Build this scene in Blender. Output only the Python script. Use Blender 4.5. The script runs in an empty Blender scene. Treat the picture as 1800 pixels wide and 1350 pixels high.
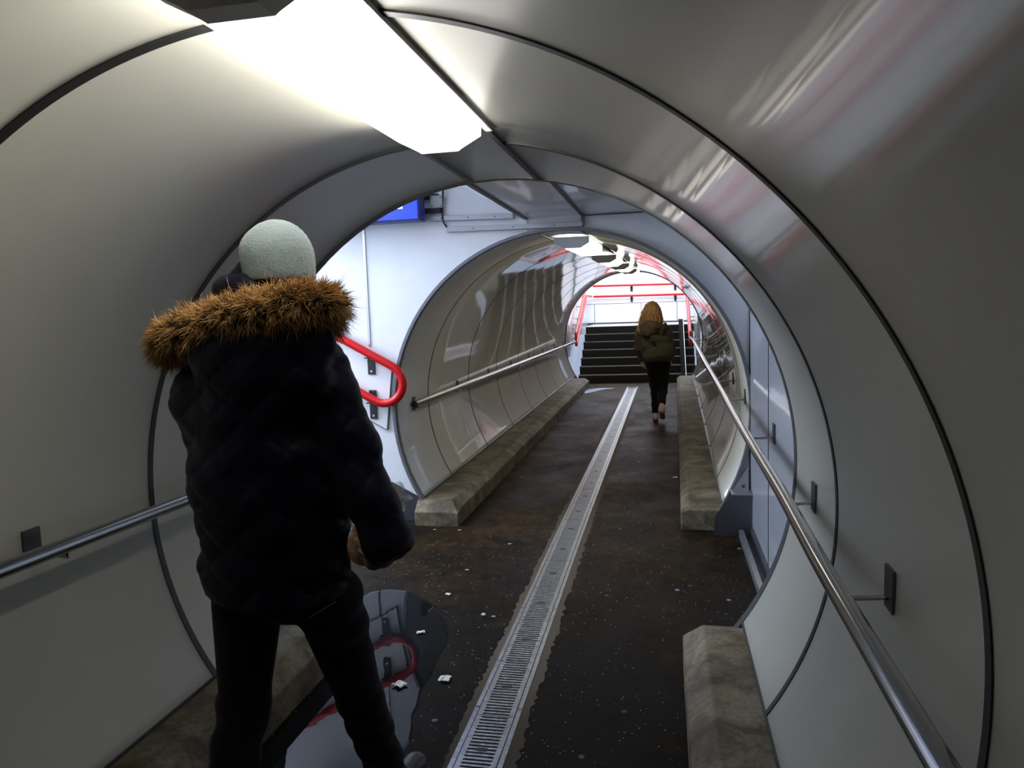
import bpy, bmesh, math, random
import numpy as np
from mathutils import Vector, Matrix

random.seed(7)
rng = np.random.default_rng(7)
S = bpy.context.scene
COL = S.collection
PI = math.pi

# ------------------------------------------------------------------ camera
FPX, YAW, PITCH, ROLL = 1308.64, 0.2021, 0.1014, -0.0344
CAM = Vector((0.7074, 0.0, 1.6))
_fw = Vector((-math.sin(YAW) * math.cos(PITCH), math.cos(YAW) * math.cos(PITCH), -math.sin(PITCH)))
_r = Vector((math.cos(YAW), math.sin(YAW), 0))
_u = _r.cross(_fw)
RT = _r * math.cos(ROLL) + _u * math.sin(ROLL)
UP = -_r * math.sin(ROLL) + _u * math.cos(ROLL)
cd = bpy.data.cameras.new('camera')
cam = bpy.data.objects.new('camera', cd)
COL.objects.link(cam)
cd.sensor_width = 36.0
cd.sensor_fit = 'HORIZONTAL'
cd.lens = FPX * 36 / 1800
cd.clip_start = 0.02
M = Matrix.Identity(4)
for i in range(3):
    M[i][0] = RT[i]; M[i][1] = UP[i]; M[i][2] = -_fw[i]; M[i][3] = CAM[i]
cam.matrix_world = M
S.camera = cam


def px(u, v, y):
    """point at distance y along the tunnel seen at photo pixel u, v"""
    d = _fw + RT * ((u - 900) / FPX) - UP * ((v - 675) / FPX)
    return CAM + d * (y / d.y)


# ------------------------------------------------------------------ world, daylight, exposure
S.view_settings.view_transform = 'Standard'
S.view_settings.look = 'None'
S.view_settings.exposure = -0.3
S.view_settings.gamma = 1.0
S.cycles.use_denoising = True
S.cycles.max_bounces = 10
S.cycles.diffuse_bounces = 5
S.cycles.glossy_bounces = 6
S.cycles.sample_clamp_indirect = 6.0
S.cycles.caustics_reflective = False
S.cycles.caustics_refractive = False
W = bpy.data.worlds.new('sky')
S.world = W
W.use_nodes = True
bg = W.node_tree.nodes['Background']
bg.inputs[0].default_value = (0.62, 0.74, 1.0, 1)
bg.inputs[1].default_value = 1.0


def area(name, loc, target, sx, sy, power, color, spread=PI):
    l = bpy.data.lights.new(name, 'AREA')
    l.shape = 'RECTANGLE'; l.size = sx; l.size_y = sy; l.energy = power; l.color = color
    l.spread = spread
    o = bpy.data.objects.new(name, l)
    COL.objects.link(o)
    o.location = loc
    o.rotation_euler = (Vector(target) - Vector(loc)).to_track_quat('-Z', 'Y').to_euler()
    return o


# daylight falling down the two open stairwells, plus an added fill
area('daylight_side_stairs', (-3.3, 4.3, 4.35), (-2.1, 4.75, 1.4), 2.6, 1.7, 300, (0.72, 0.83, 1.0))
area('fill_side_stairs', (-5.3, 4.3, 3.25), (-1.0, 4.5, 1.9), 1.7, 1.9, 400, (0.72, 0.83, 1.0))  # unseen fill added to brighten the sloped junction ceiling
area('daylight_end_stairs', (0.08, 16.9, 3.75), (0.08, 17.6, 1.0), 2.2, 2.6, 260, (0.88, 0.93, 1.0))

# ------------------------------------------------------------------ helpers


class MB:
    def __init__(s):
        s.v = []; s.f = []; s.sm = []

    def add(s, vs, fs, smooth=False):
        b = len(s.v)
        s.v += [tuple(p) for p in vs]
        for f in fs:
            s.f.append([i + b for i in f]); s.sm.append(smooth)

    def box(s, x0, x1, y0, y1, z0, z1):
        vs = [(x, y, z) for z in (z0, z1) for y in (y0, y1) for x in (x0, x1)]
        s.add(vs, [(0, 2, 3, 1), (4, 5, 7, 6), (0, 1, 5, 4), (2, 6, 7, 3), (0, 4, 6, 2), (1, 3, 7, 5)])

    def bar(s, a, b, w, h, up=(0, 0, 1)):
        a = Vector(a); b = Vector(b); t = (b - a).normalized(); up = Vector(up)
        sd = t.cross(up).normalized(); u = sd.cross(t)
        vs = []
        for p in (a, b):
            for i, j in ((-1, -1), (1, -1), (1, 1), (-1, 1)):
                vs.append(p + sd * (i * w / 2) + u * (j * h / 2))
        s.add(vs, [(0, 1, 2, 3), (7, 6, 5, 4), (0, 4, 5, 1), (1, 5, 6, 2), (2, 6, 7, 3), (3, 7, 4, 0)])

    def prism(s, pts, axis, a, b):
        """polygon pts (2D) pushed along axis from a to b"""
        def mk(p, c):
            return {'x': (c, p[0], p[1]), 'y': (p[0], c, p[1]), 'z': (p[0], p[1], c)}[axis]
        n = len(pts)
        vs = [mk(p, a) for p in pts] + [mk(p, b) for p in pts]
        fs = [list(range(n))[::-1], list(range(n, 2 * n))]
        for i in range(n):
            j = (i + 1) % n
            fs.append((i, j, n + j, n + i))
        s.add(vs, fs)

    def tube(s, path, r, n=16, closed=False, caps=True):
        P = [Vector(p) for p in path]
        m = len(P)
        rs = r if isinstance(r, (list, tuple)) else [r] * m
        vs = []; up = None
        for i in range(m):
            if closed:
                t = (P[(i + 1) % m] - P[i - 1]).normalized()
            else:
                t = (P[min(i + 1, m - 1)] - P[max(i - 1, 0)]).normalized()
            if up is None:
                up = Vector((0, 0, 1)) if abs(t.z) < .9 else Vector((1, 0, 0))
            up = (up - t * up.dot(t)).normalized()
            sd = t.cross(up)
            for k in range(n):
                a = 2 * PI * k / n
                vs.append(P[i] + (sd * math.cos(a) + up * math.sin(a)) * rs[i])
        fs = []
        for i in range(m if closed else m - 1):
            for k in range(n):
                k2 = (k + 1) % n; i2 = (i + 1) % m
                fs.append((i * n + k, i * n + k2, i2 * n + k2, i2 * n + k))
        s.add(vs, fs, True)
        if caps and not closed:
            s.add(vs[:n], [list(range(n))[::-1]]); s.add(vs[-n:], [list(range(n))])

    def disc(s, c, r, nrm, th, n=12):
        c = Vector(c); nrm = Vector(nrm).normalized()
        s.tube([c, c + nrm * th], r, n)

    def build(s, name, mat, parent=None, bevel=0, kind=None):
        me = bpy.data.meshes.new(name)
        me.from_pydata([tuple(p) for p in s.v], [], s.f)
        me.polygons.foreach_set('use_smooth', s.sm)
        me.update()
        bm = bmesh.new(); bm.from_mesh(me)
        bmesh.ops.recalc_face_normals(bm, faces=bm.faces)
        bm.to_mesh(me); bm.free()
        return link(name, me, mat, parent, bevel, kind)


def link(name, me, mat, parent=None, bevel=0, kind=None):
    o = bpy.data.objects.new(name, me)
    COL.objects.link(o)
    if mat:
        me.materials.append(mat)
    if bevel:
        m = o.modifiers.new('b', 'BEVEL'); m.width = bevel; m.segments = 2; m.limit_method = 'ANGLE'
    if parent:
        o.parent = parent
        o.matrix_parent_inverse = Matrix.Translation(-parent.location)
    if kind:
        o['kind'] = kind
    return o


def thing(name, label, cat, loc, group=None):
    o = bpy.data.objects.new(name, None)
    COL.objects.link(o)
    o.location = loc
    o.empty_display_size = .1
    return tag(o, label, cat, group)


def tag(o, label, cat, group=None):
    o['label'] = label; o['category'] = cat
    if group:
        o['group'] = group
    return o


def copy_tree(o, off=(0, 0, 0), parent=None):
    c = o.copy()
    COL.objects.link(c)
    if parent:
        c.parent = parent
    else:
        c.location = Vector(o.location) + Vector(off)
    for ch in list(o.children):
        copy_tree(ch, parent=c)
    return c


# ------------------------------------------------------------------ materials
def nmat(name):
    m = bpy.data.materials.new(name)
    m.use_nodes = True
    nt = m.node_tree
    return m, nt, nt.nodes['Principled BSDF'], nt.nodes, nt.links


def plain(name, col, rough=.5, metal=0., spec=.5, coat=0., emit=None, es=0):
    m, nt, b, N, L = nmat(name)
    b.inputs['Base Color'].default_value = (*col, 1)
    b.inputs['Roughness'].default_value = rough
    b.inputs['Metallic'].default_value = metal
    b.inputs['Specular IOR Level'].default_value = spec
    b.inputs['Coat Weight'].default_value = coat
    if emit:
        b.inputs['Emission Color'].default_value = (*emit, 1)
        b.inputs['Emission Strength'].default_value = es
    return m


def noise(N, L, scale, detail=4, rough=.55, vec=None, dist=0):
    n = N.new('ShaderNodeTexNoise')
    n.inputs['Scale'].default_value = scale
    n.inputs['Detail'].default_value = detail
    n.inputs['Roughness'].default_value = rough
    n.inputs['Distortion'].default_value = dist
    if vec:
        L.new(vec, n.inputs['Vector'])
    return n


def ramp(N, L, fac, stops):
    r = N.new('ShaderNodeValToRGB')
    e = r.color_ramp.elements
    while len(e) < len(stops):
        e.new(.5)
    for k, (p, c) in enumerate(stops):
        e[k].position = p
        e[k].color = (*c, 1) if not isinstance(c, (int, float)) else (c, c, c, 1)
    L.new(fac, r.inputs[0])
    return r


def objco(N):
    g = N.new('ShaderNodeNewGeometry')
    return g.outputs['Position']


def bump(N, L, b, h, strength, dist):
    bp = N.new('ShaderNodeBump')
    bp.inputs['Strength'].default_value = strength
    bp.inputs['Distance'].default_value = dist
    L.new(h, bp.inputs['Height'])
    L.new(bp.outputs[0], b.inputs['Normal'])
    return bp


def mix(N, L, fac, a, c, mode='MIX'):
    m = N.new('ShaderNodeMix')
    m.data_type = 'RGBA'; m.blend_type = mode
    for s, v in ((0, fac), (6, a), (7, c)):
        if hasattr(v, 'is_linked') or hasattr(v, 'links'):
            L.new(v, m.inputs[s])
        else:
            m.inputs[s].default_value = v if s == 0 else (*v, 1)
    return m.outputs[2]


def panel_mat(name, col, rough, wave, coat=1., crough=.05):
    m, nt, b, N, L = nmat(name)
    p = objco(N)
    n1 = noise(N, L, .9, 1, .4, p)
    n3 = noise(N, L, 7, 5, .6, p)
    c = ramp(N, L, n3.outputs[0], [(.3, tuple(x * .95 for x in col)), (.7, col)])
    v = noise(N, L, 30, 2, .5, p, 1.5)
    sc = ramp(N, L, v.outputs[0], [(.86, 0.), (.88, 1.)])
    cc = mix(N, L, sc.outputs[0], c.outputs[0], tuple(x * .3 for x in col))
    L.new(cc, b.inputs['Base Color'])
    b.inputs['Roughness'].default_value = rough
    b.inputs['Specular IOR Level'].default_value = .5
    b.inputs['Coat Weight'].default_value = coat
    b.inputs['Coat Roughness'].default_value = crough
    bp = bump(N, L, b, n1.outputs[0], wave, .05)
    L.new(bp.outputs[0], b.inputs['Coat Normal'])
    return m


MATS = {}
MATS['panel'] = panel_mat('cream_enamel_panel', (.45, .445, .385), .40, .10, .35, .07)
MATS['panel_far'] = panel_mat('cream_enamel_panel_far', (.50, .475, .40), .40, .055, 1., .035)
MATS['white_panel'] = panel_mat('white_laminate_panel', (.74, .75, .77), .40, .04, .7)
MATS['blue_panel'] = panel_mat('grey_laminate_panel', (.50, .53, .60), .35, .05)
MATS['joint'] = plain('black_rubber', (.012, .012, .012), .45)
MATS['joint_metal'] = plain('dark_anodised', (.10, .10, .11), .4, .7)
MATS['alu'] = plain('brushed_aluminium', (.55, .55, .56), .35, 1.)
MATS['steel'] = plain('polished_stainless_tube', (.36, .355, .34), .17, 1.)
MATS['dark_steel'] = plain('dark_bracket_steel', (.09, .09, .09), .45, .8)
MATS['red'] = plain('red_lacquer', (.50, .005, .007), .35, 0, .28, .06)
MATS['black'] = plain('black_plastic', (.012, .012, .013), .5)
MATS['matt'] = plain('dull_black_paint', (.02, .02, .022), 1., 0, 0.)
MATS['grey_plastic'] = plain('grey_plastic', (.50, .50, .48), .5)
MATS['cap'] = plain('lamp_end_cap_grey', (.72, .72, .74), .5)
MATS['tray'] = plain('lamp_tray_grey', (.42, .42, .42), .45)
MATS['blue'] = plain('blue_sign_face', (.02, .06, .62), .35, emit=(.02, .07, .75), es=.35)
MATS['white'] = plain('white_sign_symbol', (.9, .9, .9), .4, emit=(1, 1, 1), es=.5)
MATS['paper'] = plain('wet_white_paper', (.75, .75, .72), .5)
MATS['skin'] = plain('skin', (.48, .27, .20), .5)


def galv():
    m, nt, b, N, L = nmat('galvanised_steel')
    p = objco(N)
    n = noise(N, L, 70, 3, .6, p)
    c = ramp(N, L, n.outputs[0], [(.3, (.30, .31, .33)), (.7, (.52, .53, .55))])
    L.new(c.outputs[0], b.inputs['Base Color'])
    r = ramp(N, L, n.outputs[0], [(.3, .30), (.7, .48)])
    L.new(r.outputs[0], b.inputs['Roughness'])
    b.inputs['Metallic'].default_value = .9
    return m


MATS['galv'] = galv()


def concrete():
    m, nt, b, N, L = nmat('stained_concrete')
    p = objco(N)
    n1 = noise(N, L, 2.2, 6, .65, p)
    n2 = noise(N, L, 45, 4, .6, p)
    n3 = noise(N, L, 6, 4, .6, p, .6)
    c1 = ramp(N, L, n1.outputs[0], [(.30, (.085, .060, .032)), (.50, (.185, .150, .088)), (.70, (.27, .245, .185))])
    c2 = ramp(N, L, n3.outputs[0], [(.36, (.36, .32, .25)), (.60, (1, 1, 1))])
    c3 = ramp(N, L, n2.outputs[0], [(.32, (.6, .6, .6)), (.6, (1, 1, 1))])
    a = mix(N, L, 1., c1.outputs[0], c2.outputs[0], 'MULTIPLY')
    a = mix(N, L, 1., a, c3.outputs[0], 'MULTIPLY')
    L.new(a, b.inputs['Base Color'])
    b.inputs['Roughness'].default_value = .72
    bump(N, L, b, n2.outputs[0], .5, .006)
    return m


MATS['concrete'] = concrete()


def asphalt():
    m, nt, b, N, L = nmat('wet_dark_asphalt')
    p = objco(N)
    n1 = noise(N, L, 1.3, 6, .65, p, .4)
    n2 = noise(N, L, 260, 2, .6, p)
    n3 = noise(N, L, 12, 5, .7, p)
    c1 = ramp(N, L, n1.outputs[0], [(.36, (.0025, .0025, .0025)), (.52, (.007, .005, .0035)), (.68, (.030, .019, .009))])
    # brown mud walked in from the far steps
    sx_ = N.new('ShaderNodeSeparateXYZ'); L.new(p, sx_.inputs[0])
    mr = N.new('ShaderNodeMapRange'); mr.inputs[1].default_value = 3.2; mr.inputs[2].default_value = 7.5; L.new(sx_.outputs[1], mr.inputs[0])
    n5 = noise(N, L, 2.4, 6, .7, p, .5)
    r5 = ramp(N, L, n5.outputs[0], [(.38, 0.), (.66, .85)])
    mm = N.new('ShaderNodeMath'); mm.operation = 'MULTIPLY'; L.new(mr.outputs[0], mm.inputs[0]); L.new(r5.outputs[0], mm.inputs[1])
    c1o = mix(N, L, mm.outputs[0], c1.outputs[0], (.080, .047, .018))
    c2 = ramp(N, L, n3.outputs[0], [(.35, (.45, .45, .45)), (.65, (1.2, 1.15, 1.1))])
    a = mix(N, L, 1., c1o, c2.outputs[0], 'MULTIPLY')
    # pale chewing-gum spots
    vo = N.new('ShaderNodeTexVoronoi'); vo.inputs['Scale'].default_value = 6.5
    L.new(p, vo.inputs['Vector'])
    wn = noise(N, L, 30, 2, .5, p)
    ad = N.new('ShaderNodeMath'); ad.operation = 'MULTIPLY_ADD'; ad.inputs[1].default_value = .10
    L.new(wn.outputs[0], ad.inputs[0]); L.new(vo.outputs['Distance'], ad.inputs[2])
    g = ramp(N, L, ad.outputs[0], [(.125, 1.), (.150, 0.)])
    sep = N.new('ShaderNodeSeparateColor'); L.new(vo.outputs['Color'], sep.inputs[0])
    gs = ramp(N, L, sep.outputs[0], [(.35, 0.), (.80, 1.)])
    gm = N.new('ShaderNodeMath'); gm.operation = 'MULTIPLY'
    L.new(g.outputs[0], gm.inputs[0]); L.new(gs.outputs[0], gm.inputs[1])
    a = mix(N, L, gm.outputs[0], a, (.26, .24, .20))
    # tiny grit
    v2 = N.new('ShaderNodeTexVoronoi'); v2.inputs['Scale'].default_value = 55
    L.new(p, v2.inputs['Vector'])
    s2 = N.new('ShaderNodeSeparateColor'); L.new(v2.outputs['Color'], s2.inputs[0])
    t1 = ramp(N, L, v2.outputs['Distance'], [(.13, 1.), (.19, 0.)])
    t2 = ramp(N, L, s2.outputs[1], [(.80, 0.), (.92, 1.)])
    gm2 = N.new('ShaderNodeMath'); gm2.operation = 'MULTIPLY'
    L.new(t1.outputs[0], gm2.inputs[0]); L.new(t2.outputs[0], gm2.inputs[1])
    a = mix(N, L, gm2.outputs[0], a, (.42, .40, .36))
    L.new(a, b.inputs['Base Color'])
    r = ramp(N, L, n1.outputs[0], [(.36, .36), (.50, .46), (.66, .62)])
    L.new(r.outputs[0], b.inputs['Roughness'])
    b.inputs['Specular IOR Level'].default_value = .20
    b.inputs['IOR'].default_value = 1.22
    bump(N, L, b, n2.outputs[0], .55, .004)
    return m


MATS['asphalt'] = asphalt()
MATS['step'] = plain('dark_wet_step_stone', (.014, .012, .010), .42, 0, .35)
MATS['nosing'] = plain('worn_pale_step_edge', (.16, .15, .13), .6)
MATS['landing'] = plain('pale_wet_landing', (.38, .38, .38), .3)
MATS['mortar'] = plain('sandy_mortar', (.055, .038, .020), .8)


def water():
    m, nt, b, N, L = nmat('still_dark_water')
    b.inputs['Base Color'].default_value = (.006, .007, .009, 1)
    b.inputs['Roughness'].default_value = .015
    b.inputs['IOR'].default_value = 1.33
    b.inputs['Specular IOR Level'].default_value = .24
    n = noise(N, L, 7, 2, .5, objco(N))
    bump(N, L, b, n.outputs[0], .05, .01)
    return m


MATS['water'] = water()

# ------------------------------------------------------------------ tunnel shells
RN, ZN, YN0, YN1 = 1.25, 0.9158, -5.0, 3.236      # near section
RF, ZF, YF0, YF1 = 1.2866, 0.848, 5.34, 14.30     # far section
DX, DZ = 0.135, 0.075                             # far section drifts right and climbs a little


def far(x, y, z):
    s = min(max((y - YF0) / (YF1 - YF0), 0), 1.15)
    return (x + DX * s, y, z + DZ * s)


def same(x, y, z):
    return (x, y, z)


def shell(y0, y1, R, zc, t0, t1, xf, ny=1, th=.02, n=64):
    mb = MB(); vs = []; fs = []
    for j in range(ny + 1):
        y = y0 + (y1 - y0) * j / ny
        for i in range(n + 1):
            t = t0 + (t1 - t0) * i / n
            for r in (R, R + th):
                vs.append(xf(r * math.cos(t), y, zc + r * math.sin(t)))
    w = 2 * (n + 1)
    for j in range(ny):
        for i in range(n):
            a = j * w + 2 * i
            fs.append((a, a + 2, a + w + 2, a + w)); fs.append((a + 1, a + w + 1, a + w + 3, a + 3))
    mb.add(vs, fs, True)
    e = []
    for j in range(ny):
        for i in (0, n):
            a = j * w + 2 * i
            e.append((a, a + 1, a + w + 1, a + w))
    for j in (0, ny):
        for i in range(n):
            a = j * w + 2 * i
            e.append((a, a + 1, a + 3, a + 2))
    b0 = 0
    for q in e:
        mb.f.append(list(q)); mb.sm.append(False)
    return mb


def hoop(y, w, R, zc, t0, t1, xf, p_in, p_out, n=72):
    """flat strip bent along the vault, width w along the tunnel"""
    mb = MB(); vs = []; fs = []
    for i in range(n + 1):
        t = t0 + (t1 - t0) * i / n
        for yy, r in ((y - w / 2, R - p_in), (y + w / 2, R - p_in), (y + w / 2, R + p_out), (y - w / 2, R + p_out)):
            vs.append(xf(r * math.cos(t), yy, zc + r * math.sin(t)))
    for i in range(n):
        for k in range(4):
            a = i * 4
            fs.append((a + k, a + (k + 1) % 4, a + 4 + (k + 1) % 4, a + 4 + k))
    mb.add(vs, fs, False)
    mb.add(vs[:4], [(0, 1, 2, 3)]); mb.add(vs[-4:], [(0, 1, 2, 3)])
    return mb


KZ = .20
tn = math.asin((KZ + .01 - ZN) / RN)
tf = math.asin((.185 - ZF) / RF)
TR_N, TL_N = math.acos(.19 / RN), math.acos(-.105 / RN)
TR_F, TL_F = math.acos(.155 / RF), math.acos(-.150 / RF)
near_seams = [-4.45, -3.29, -2.13, -.965, .19, 1.3525, 2.497]
far_seams = [6.072, 7.36, 8.60, 9.86, 11.05, 12.15, 13.25]

wr = shell(YN0, YN1, RN, ZN, tn, TR_N, same).build('wall_right', MATS['panel'], kind='structure')
wl = shell(YN0, YN1, RN, ZN, TL_N, PI - tn, same).build('wall_left', MATS['panel'], kind='structure')
wc = shell(YN0, YN1, RN, ZN, TR_N, TL_N, same, n=10).build('ceiling', MATS['panel'], kind='structure')
fr = shell(YF0, YF1, RF, ZF, tf, TR_F, far, ny=8).build('wall_right_far', MATS['panel_far'], kind='structure')
fl = shell(YF0, YF1, RF, ZF, TL_F, PI - tf, far, ny=8).build('wall_left_far', MATS['panel_far'], kind='structure')
fc = shell(YF0, YF1, RF, ZF, TR_F, TL_F, far, ny=8, n=10).build('ceiling_far', panel_mat('ceiling_daylight_tone', (.66, .66, .66), .4, .03, .25, .2), kind='structure')  # strip base whitened to carry the daylight it would reflect
for y in near_seams:
    wj = .026
    hoop(y, wj, RN, ZN, tn, TR_N, same, .004, .004).build('joint_strip', MATS['joint'], wr)
    hoop(y, wj, RN, ZN, TL_N, PI - tn, same, .004, .004).build('joint_strip', MATS['joint'], wl)
for y in far_seams:
    hoop(y, .018, RF, ZF, tf, TR_F, far, .002, .004).build('joint_strip', MATS['joint'], fr)
    hoop(y, .018, RF, ZF, TL_F, PI - tf, far, .002, .004).build('joint_strip', MATS['joint'], fl)
# long joints either side of the lamp strip
for t, o in ((TR_N, wr), (TL_N, wl)):
    mb = MB()
    p = [same((RN - .003) * math.cos(t), y, ZN + (RN - .003) * math.sin(t)) for y in (YN0, YN1)]
    mb.bar(p[0], p[1], .016, .018)
    mb.build('cover_strip', MATS['joint_metal'], o)
for t, o in ((TR_F, fr), (TL_F, fl)):
    mb = MB()
    p = [far((RF - .002) * math.cos(t), y, ZF + (RF - .002) * math.sin(t)) for y in (YF0, YF1)]
    mb.bar(p[0], p[1], .012, .010)
    mb.build('cover_strip', MATS['joint_metal'], o)
# bottom edge beads of the panels
for y0, y1, R, zc, t, xf, o in ((YN0, YN1, RN, ZN, tn, same, wr), (YN0, YN1, RN, ZN, PI - tn, same, wl),
                               (YF0, YF1, RF, ZF, tf, far, fr), (YF0, YF1, RF, ZF, PI - tf, far, fl)):
    mb = MB()
    mb.bar(xf(R * math.cos(t), y0, zc + R * math.sin(t) - .006), xf(R * math.cos(t), y1, zc + R * math.sin(t) - .006), .014, .014)
    mb.build('edge_bead', MATS['joint_metal'], o)

# end rings
trn = hoop(YN1 + .029, .056, RN, ZN, -1.0, PI + 1.0, same, .003, .03).build('trim_near_ring', MATS['joint_metal'], kind='structure')
hoop(YN1 + .062, .012, RN, ZN, -1.0, PI + 1.0, same, -.002, .09).build('flange', MATS['joint_metal'], trn)
trf = hoop(YF0 - .02, .06, RF, ZF, -.85, PI + .85, same, .0, .022).build('trim_far_ring', plain('weathered_ring_steel', (.16, .16, .18), .5, .6), kind='structure')
hoop(YF1 + .01, .03, RF, ZF, -.6, PI + .6, far, .008, .03).build('trim_end_ring', MATS['joint'], kind='structure')
# unseen black cap added behind the viewer to shut out sky light
mb = MB(); mb.box(-1.4, 1.4, YN0 - .06, YN0 - .01, -.02, 2.3)
mb.build('cap_behind', MATS['joint'], kind='structure')

# ------------------------------------------------------------------ floor and kerbs
mb = MB()
xs = [-1.45, 1.45]
ys = [YN0 - .1, YF0] + [YF0 + (14.65 - YF0) * k / 6 for k in range(1, 7)]
vs = []
for y in ys:
    for x in xs:
        q = far(x, y, 0); vs.append((x if y <= YF0 else x + .0, y, q[2]))
fs = [(2 * i, 2 * i + 1, 2 * i + 3, 2 * i + 2) for i in range(len(ys) - 1)]
mb.add(vs, fs)
mb.add([(-2.3, YN1 + .05, 0), (-1.45, YN1 + .05, 0), (-1.45, YF0, 0), (-2.3, YF0, 0)], [(0, 1, 2, 3)])
mb.build('floor', MATS['asphalt'], kind='structure')


def kerb(name, y0, y1, xin, xtop, xout, zt, zc, xf, end0=.0, end1=.0):
    """kerb running along the tunnel; inner face at xin, chamfer up to xtop"""
    prof = [(xin, -.03), (xin, zc), (xtop, zt), (xout, zt), (xout, -.03)]
    mb = MB()
    st = [(y0, end0), (y0 + (.09 if end0 else .01), 0), (y1 - (.09 if end1 else .01), 0), (y1, end1)]
    n = len(prof); vs = []
    k = 8
    yy = []
    for i in range(k + 1):
        y = st[1][0] + (st[2][0] - st[1][0]) * i / k
        yy.append((y, 0))
    yy = [st[0]] + yy + [st[3]]
    for y, dz in yy:
        for (x, z) in prof:
            vs.append(xf(x, y, min(z, zt - dz) if z > 0 else z))
    m = len(yy)
    fs = [list(range(n))[::-1], list(range((m - 1) * n, m * n))]
    for i in range(m - 1):
        for j in range(n):
            j2 = (j + 1) % n
            fs.append((i * n + j, i * n + j2, (i + 1) * n + j2, (i + 1) * n + j))
    mb.add(vs, fs)
    o = mb.build(name, MATS['concrete'], bevel=.008, kind='structure')
    return o


kr = kerb('kerb_right', YN0, 3.26, .775, .86, 1.12, KZ, .13, same, 0, .02)
kl = kerb('kerb_left', YN0, 3.26, -.79, -.86, -1.12, KZ, .13, same, 0, .02)
kfr = kerb('kerb_right_far', 5.27, 14.2, .815, .87, 1.14, .175, .125, far, .03, .02)
kfl = kerb('kerb_left_far', 5.20, 14.0, -.80, -.87, -1.14, .175, .12, far, .07, .05)

# ------------------------------------------------------------------ junction between the two sections


def wall_with_hole(y, th, R, zc, x0, x1, z0, z1, n=120):
    mb = MB()
    inn = []; out = []
    cs = [math.atan2(zz - zc, xx) % (2 * PI) for xx in (x0, x1) for zz in (z0, z1)]
    ts = sorted([2 * PI * k / n for k in range(n)] + cs)
    for t in ts:
        c, s_ = math.cos(t), math.sin(t)
        k = min([q for q in ((x1 / c if c > 1e-9 else 1e9), (x0 / c if c < -1e-9 else 1e9),
                             ((z1 - zc) / s_ if s_ > 1e-9 else 1e9), ((z0 - zc) / s_ if s_ < -1e-9 else 1e9))])
        inn.append((R * c, zc + R * s_)); out.append((k * c, zc + k * s_))
    m = len(ts)
    vs = []
    for yy in (y, y + th):
        vs += [(p[0], yy, p[1]) for p in inn] + [(p[0], yy, p[1]) for p in out]
    fs = []
    for i in range(m):
        j = (i + 1) % m
        fs += [(i, j, m + j, m + i), (2 * m + i, 3 * m + i, 3 * m + j, 2 * m + j),
               (i, 2 * m + i, 2 * m + j, j), (m + i, m + j, 3 * m + j, 3 * m + i)]
    mb.add(vs, fs)
    return mb


XR = 1.29           # side wall of the junction
cw = wall_with_hole(YF0, .05, RF + .005, ZF, -6.0, XR + .06, -.6, 4.6).build('wall_crossing_far', MATS['white_panel'], kind='structure')
nw = wall_with_hole(YN1 + .015, .05, RN + .032, ZN, -6.0, XR + .06, -.6, 4.6).build('wall_crossing_near', MATS['white_panel'], kind='structure')
# cover strips on the far crossing wall
mb = MB(); mb.box(-1.49, -1.472, YF0 - .008, YF0, 1.35, 3.4); mb.build('cover_strip', MATS['alu'], cw)
mb = MB(); mb.box(-1.519, -1.507, YF0 - .004, YF0 + .001, .0, .86); mb.build('joint_strip', MATS['joint'], cw)
mb = MB(); mb.box(-2.72, -2.708, YF0 - .008, YF0, 1.9, 4.0); mb.build('cover_strip', MATS['alu'], cw)
mb = MB(); mb.box(-.255, -.237, YF0 - .008, YF0, 2.13, 2.235); mb.build('cover_strip', MATS['alu'], cw)
# side wall
mb = MB(); mb.box(XR, XR + .06, YN1 + .06, YF0, -.05, 2.3)
sw = mb.build('wall_right_junction', MATS['blue_panel'], kind='structure')
mb = MB(); mb.box(XR - .003, XR + .001, 4.40, 4.408, .0, 2.236); mb.build('joint_strip', MATS['joint'], sw)
mb = MB(); mb.box(XR - .003, XR + .001, 5.330, 5.339, .0, 2.236); mb.build('joint_strip', MATS['joint'], sw)
# ceilings
CZ = 2.236
mb = MB(); mb.box(-.245, XR + .05, YN1 + .06, YF0, CZ, CZ + .04)
cj = mb.build('ceiling_junction', MATS['white_panel'], kind='structure')
for x in (-.245, .166):
    mb = MB(); mb.box(x - .012, x + .012, YN1 + .06, YF0, CZ - .010, CZ); mb.build('cover_strip', MATS['joint_metal'], cj)
mb = MB(); mb.box(.17, XR, YF0 - .012, YF0, CZ - .008, CZ + .001); mb.build('joint_strip', MATS['joint_metal'], cj)
sl = .52
mb = MB()
mb.prism([(-.245, CZ), (-2.0, CZ + 1.755 * sl), (-2.0, CZ + 1.755 * sl + .05), (-.245, CZ + .05)], 'y', YN1 + .06, YF0)
mb.build('ceiling_side_stairs', MATS['white_panel'], kind='structure')
mb = MB(); mb.box(-6.05, -6.0, YN1 + .06, YF0, -.1, 4.6); mb.build('wall_side_stairs_end', MATS['white_panel'], kind='structure')
# conduit stub at the strip's end
mb = MB(); mb.box(.155, .178, YF0 - .03, YF0, 2.165, CZ - .01)
tag(mb.build('conduit', MATS['joint_metal']), 'short dark upright conduit on the wall just above the far tunnel mouth', 'conduit')

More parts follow.
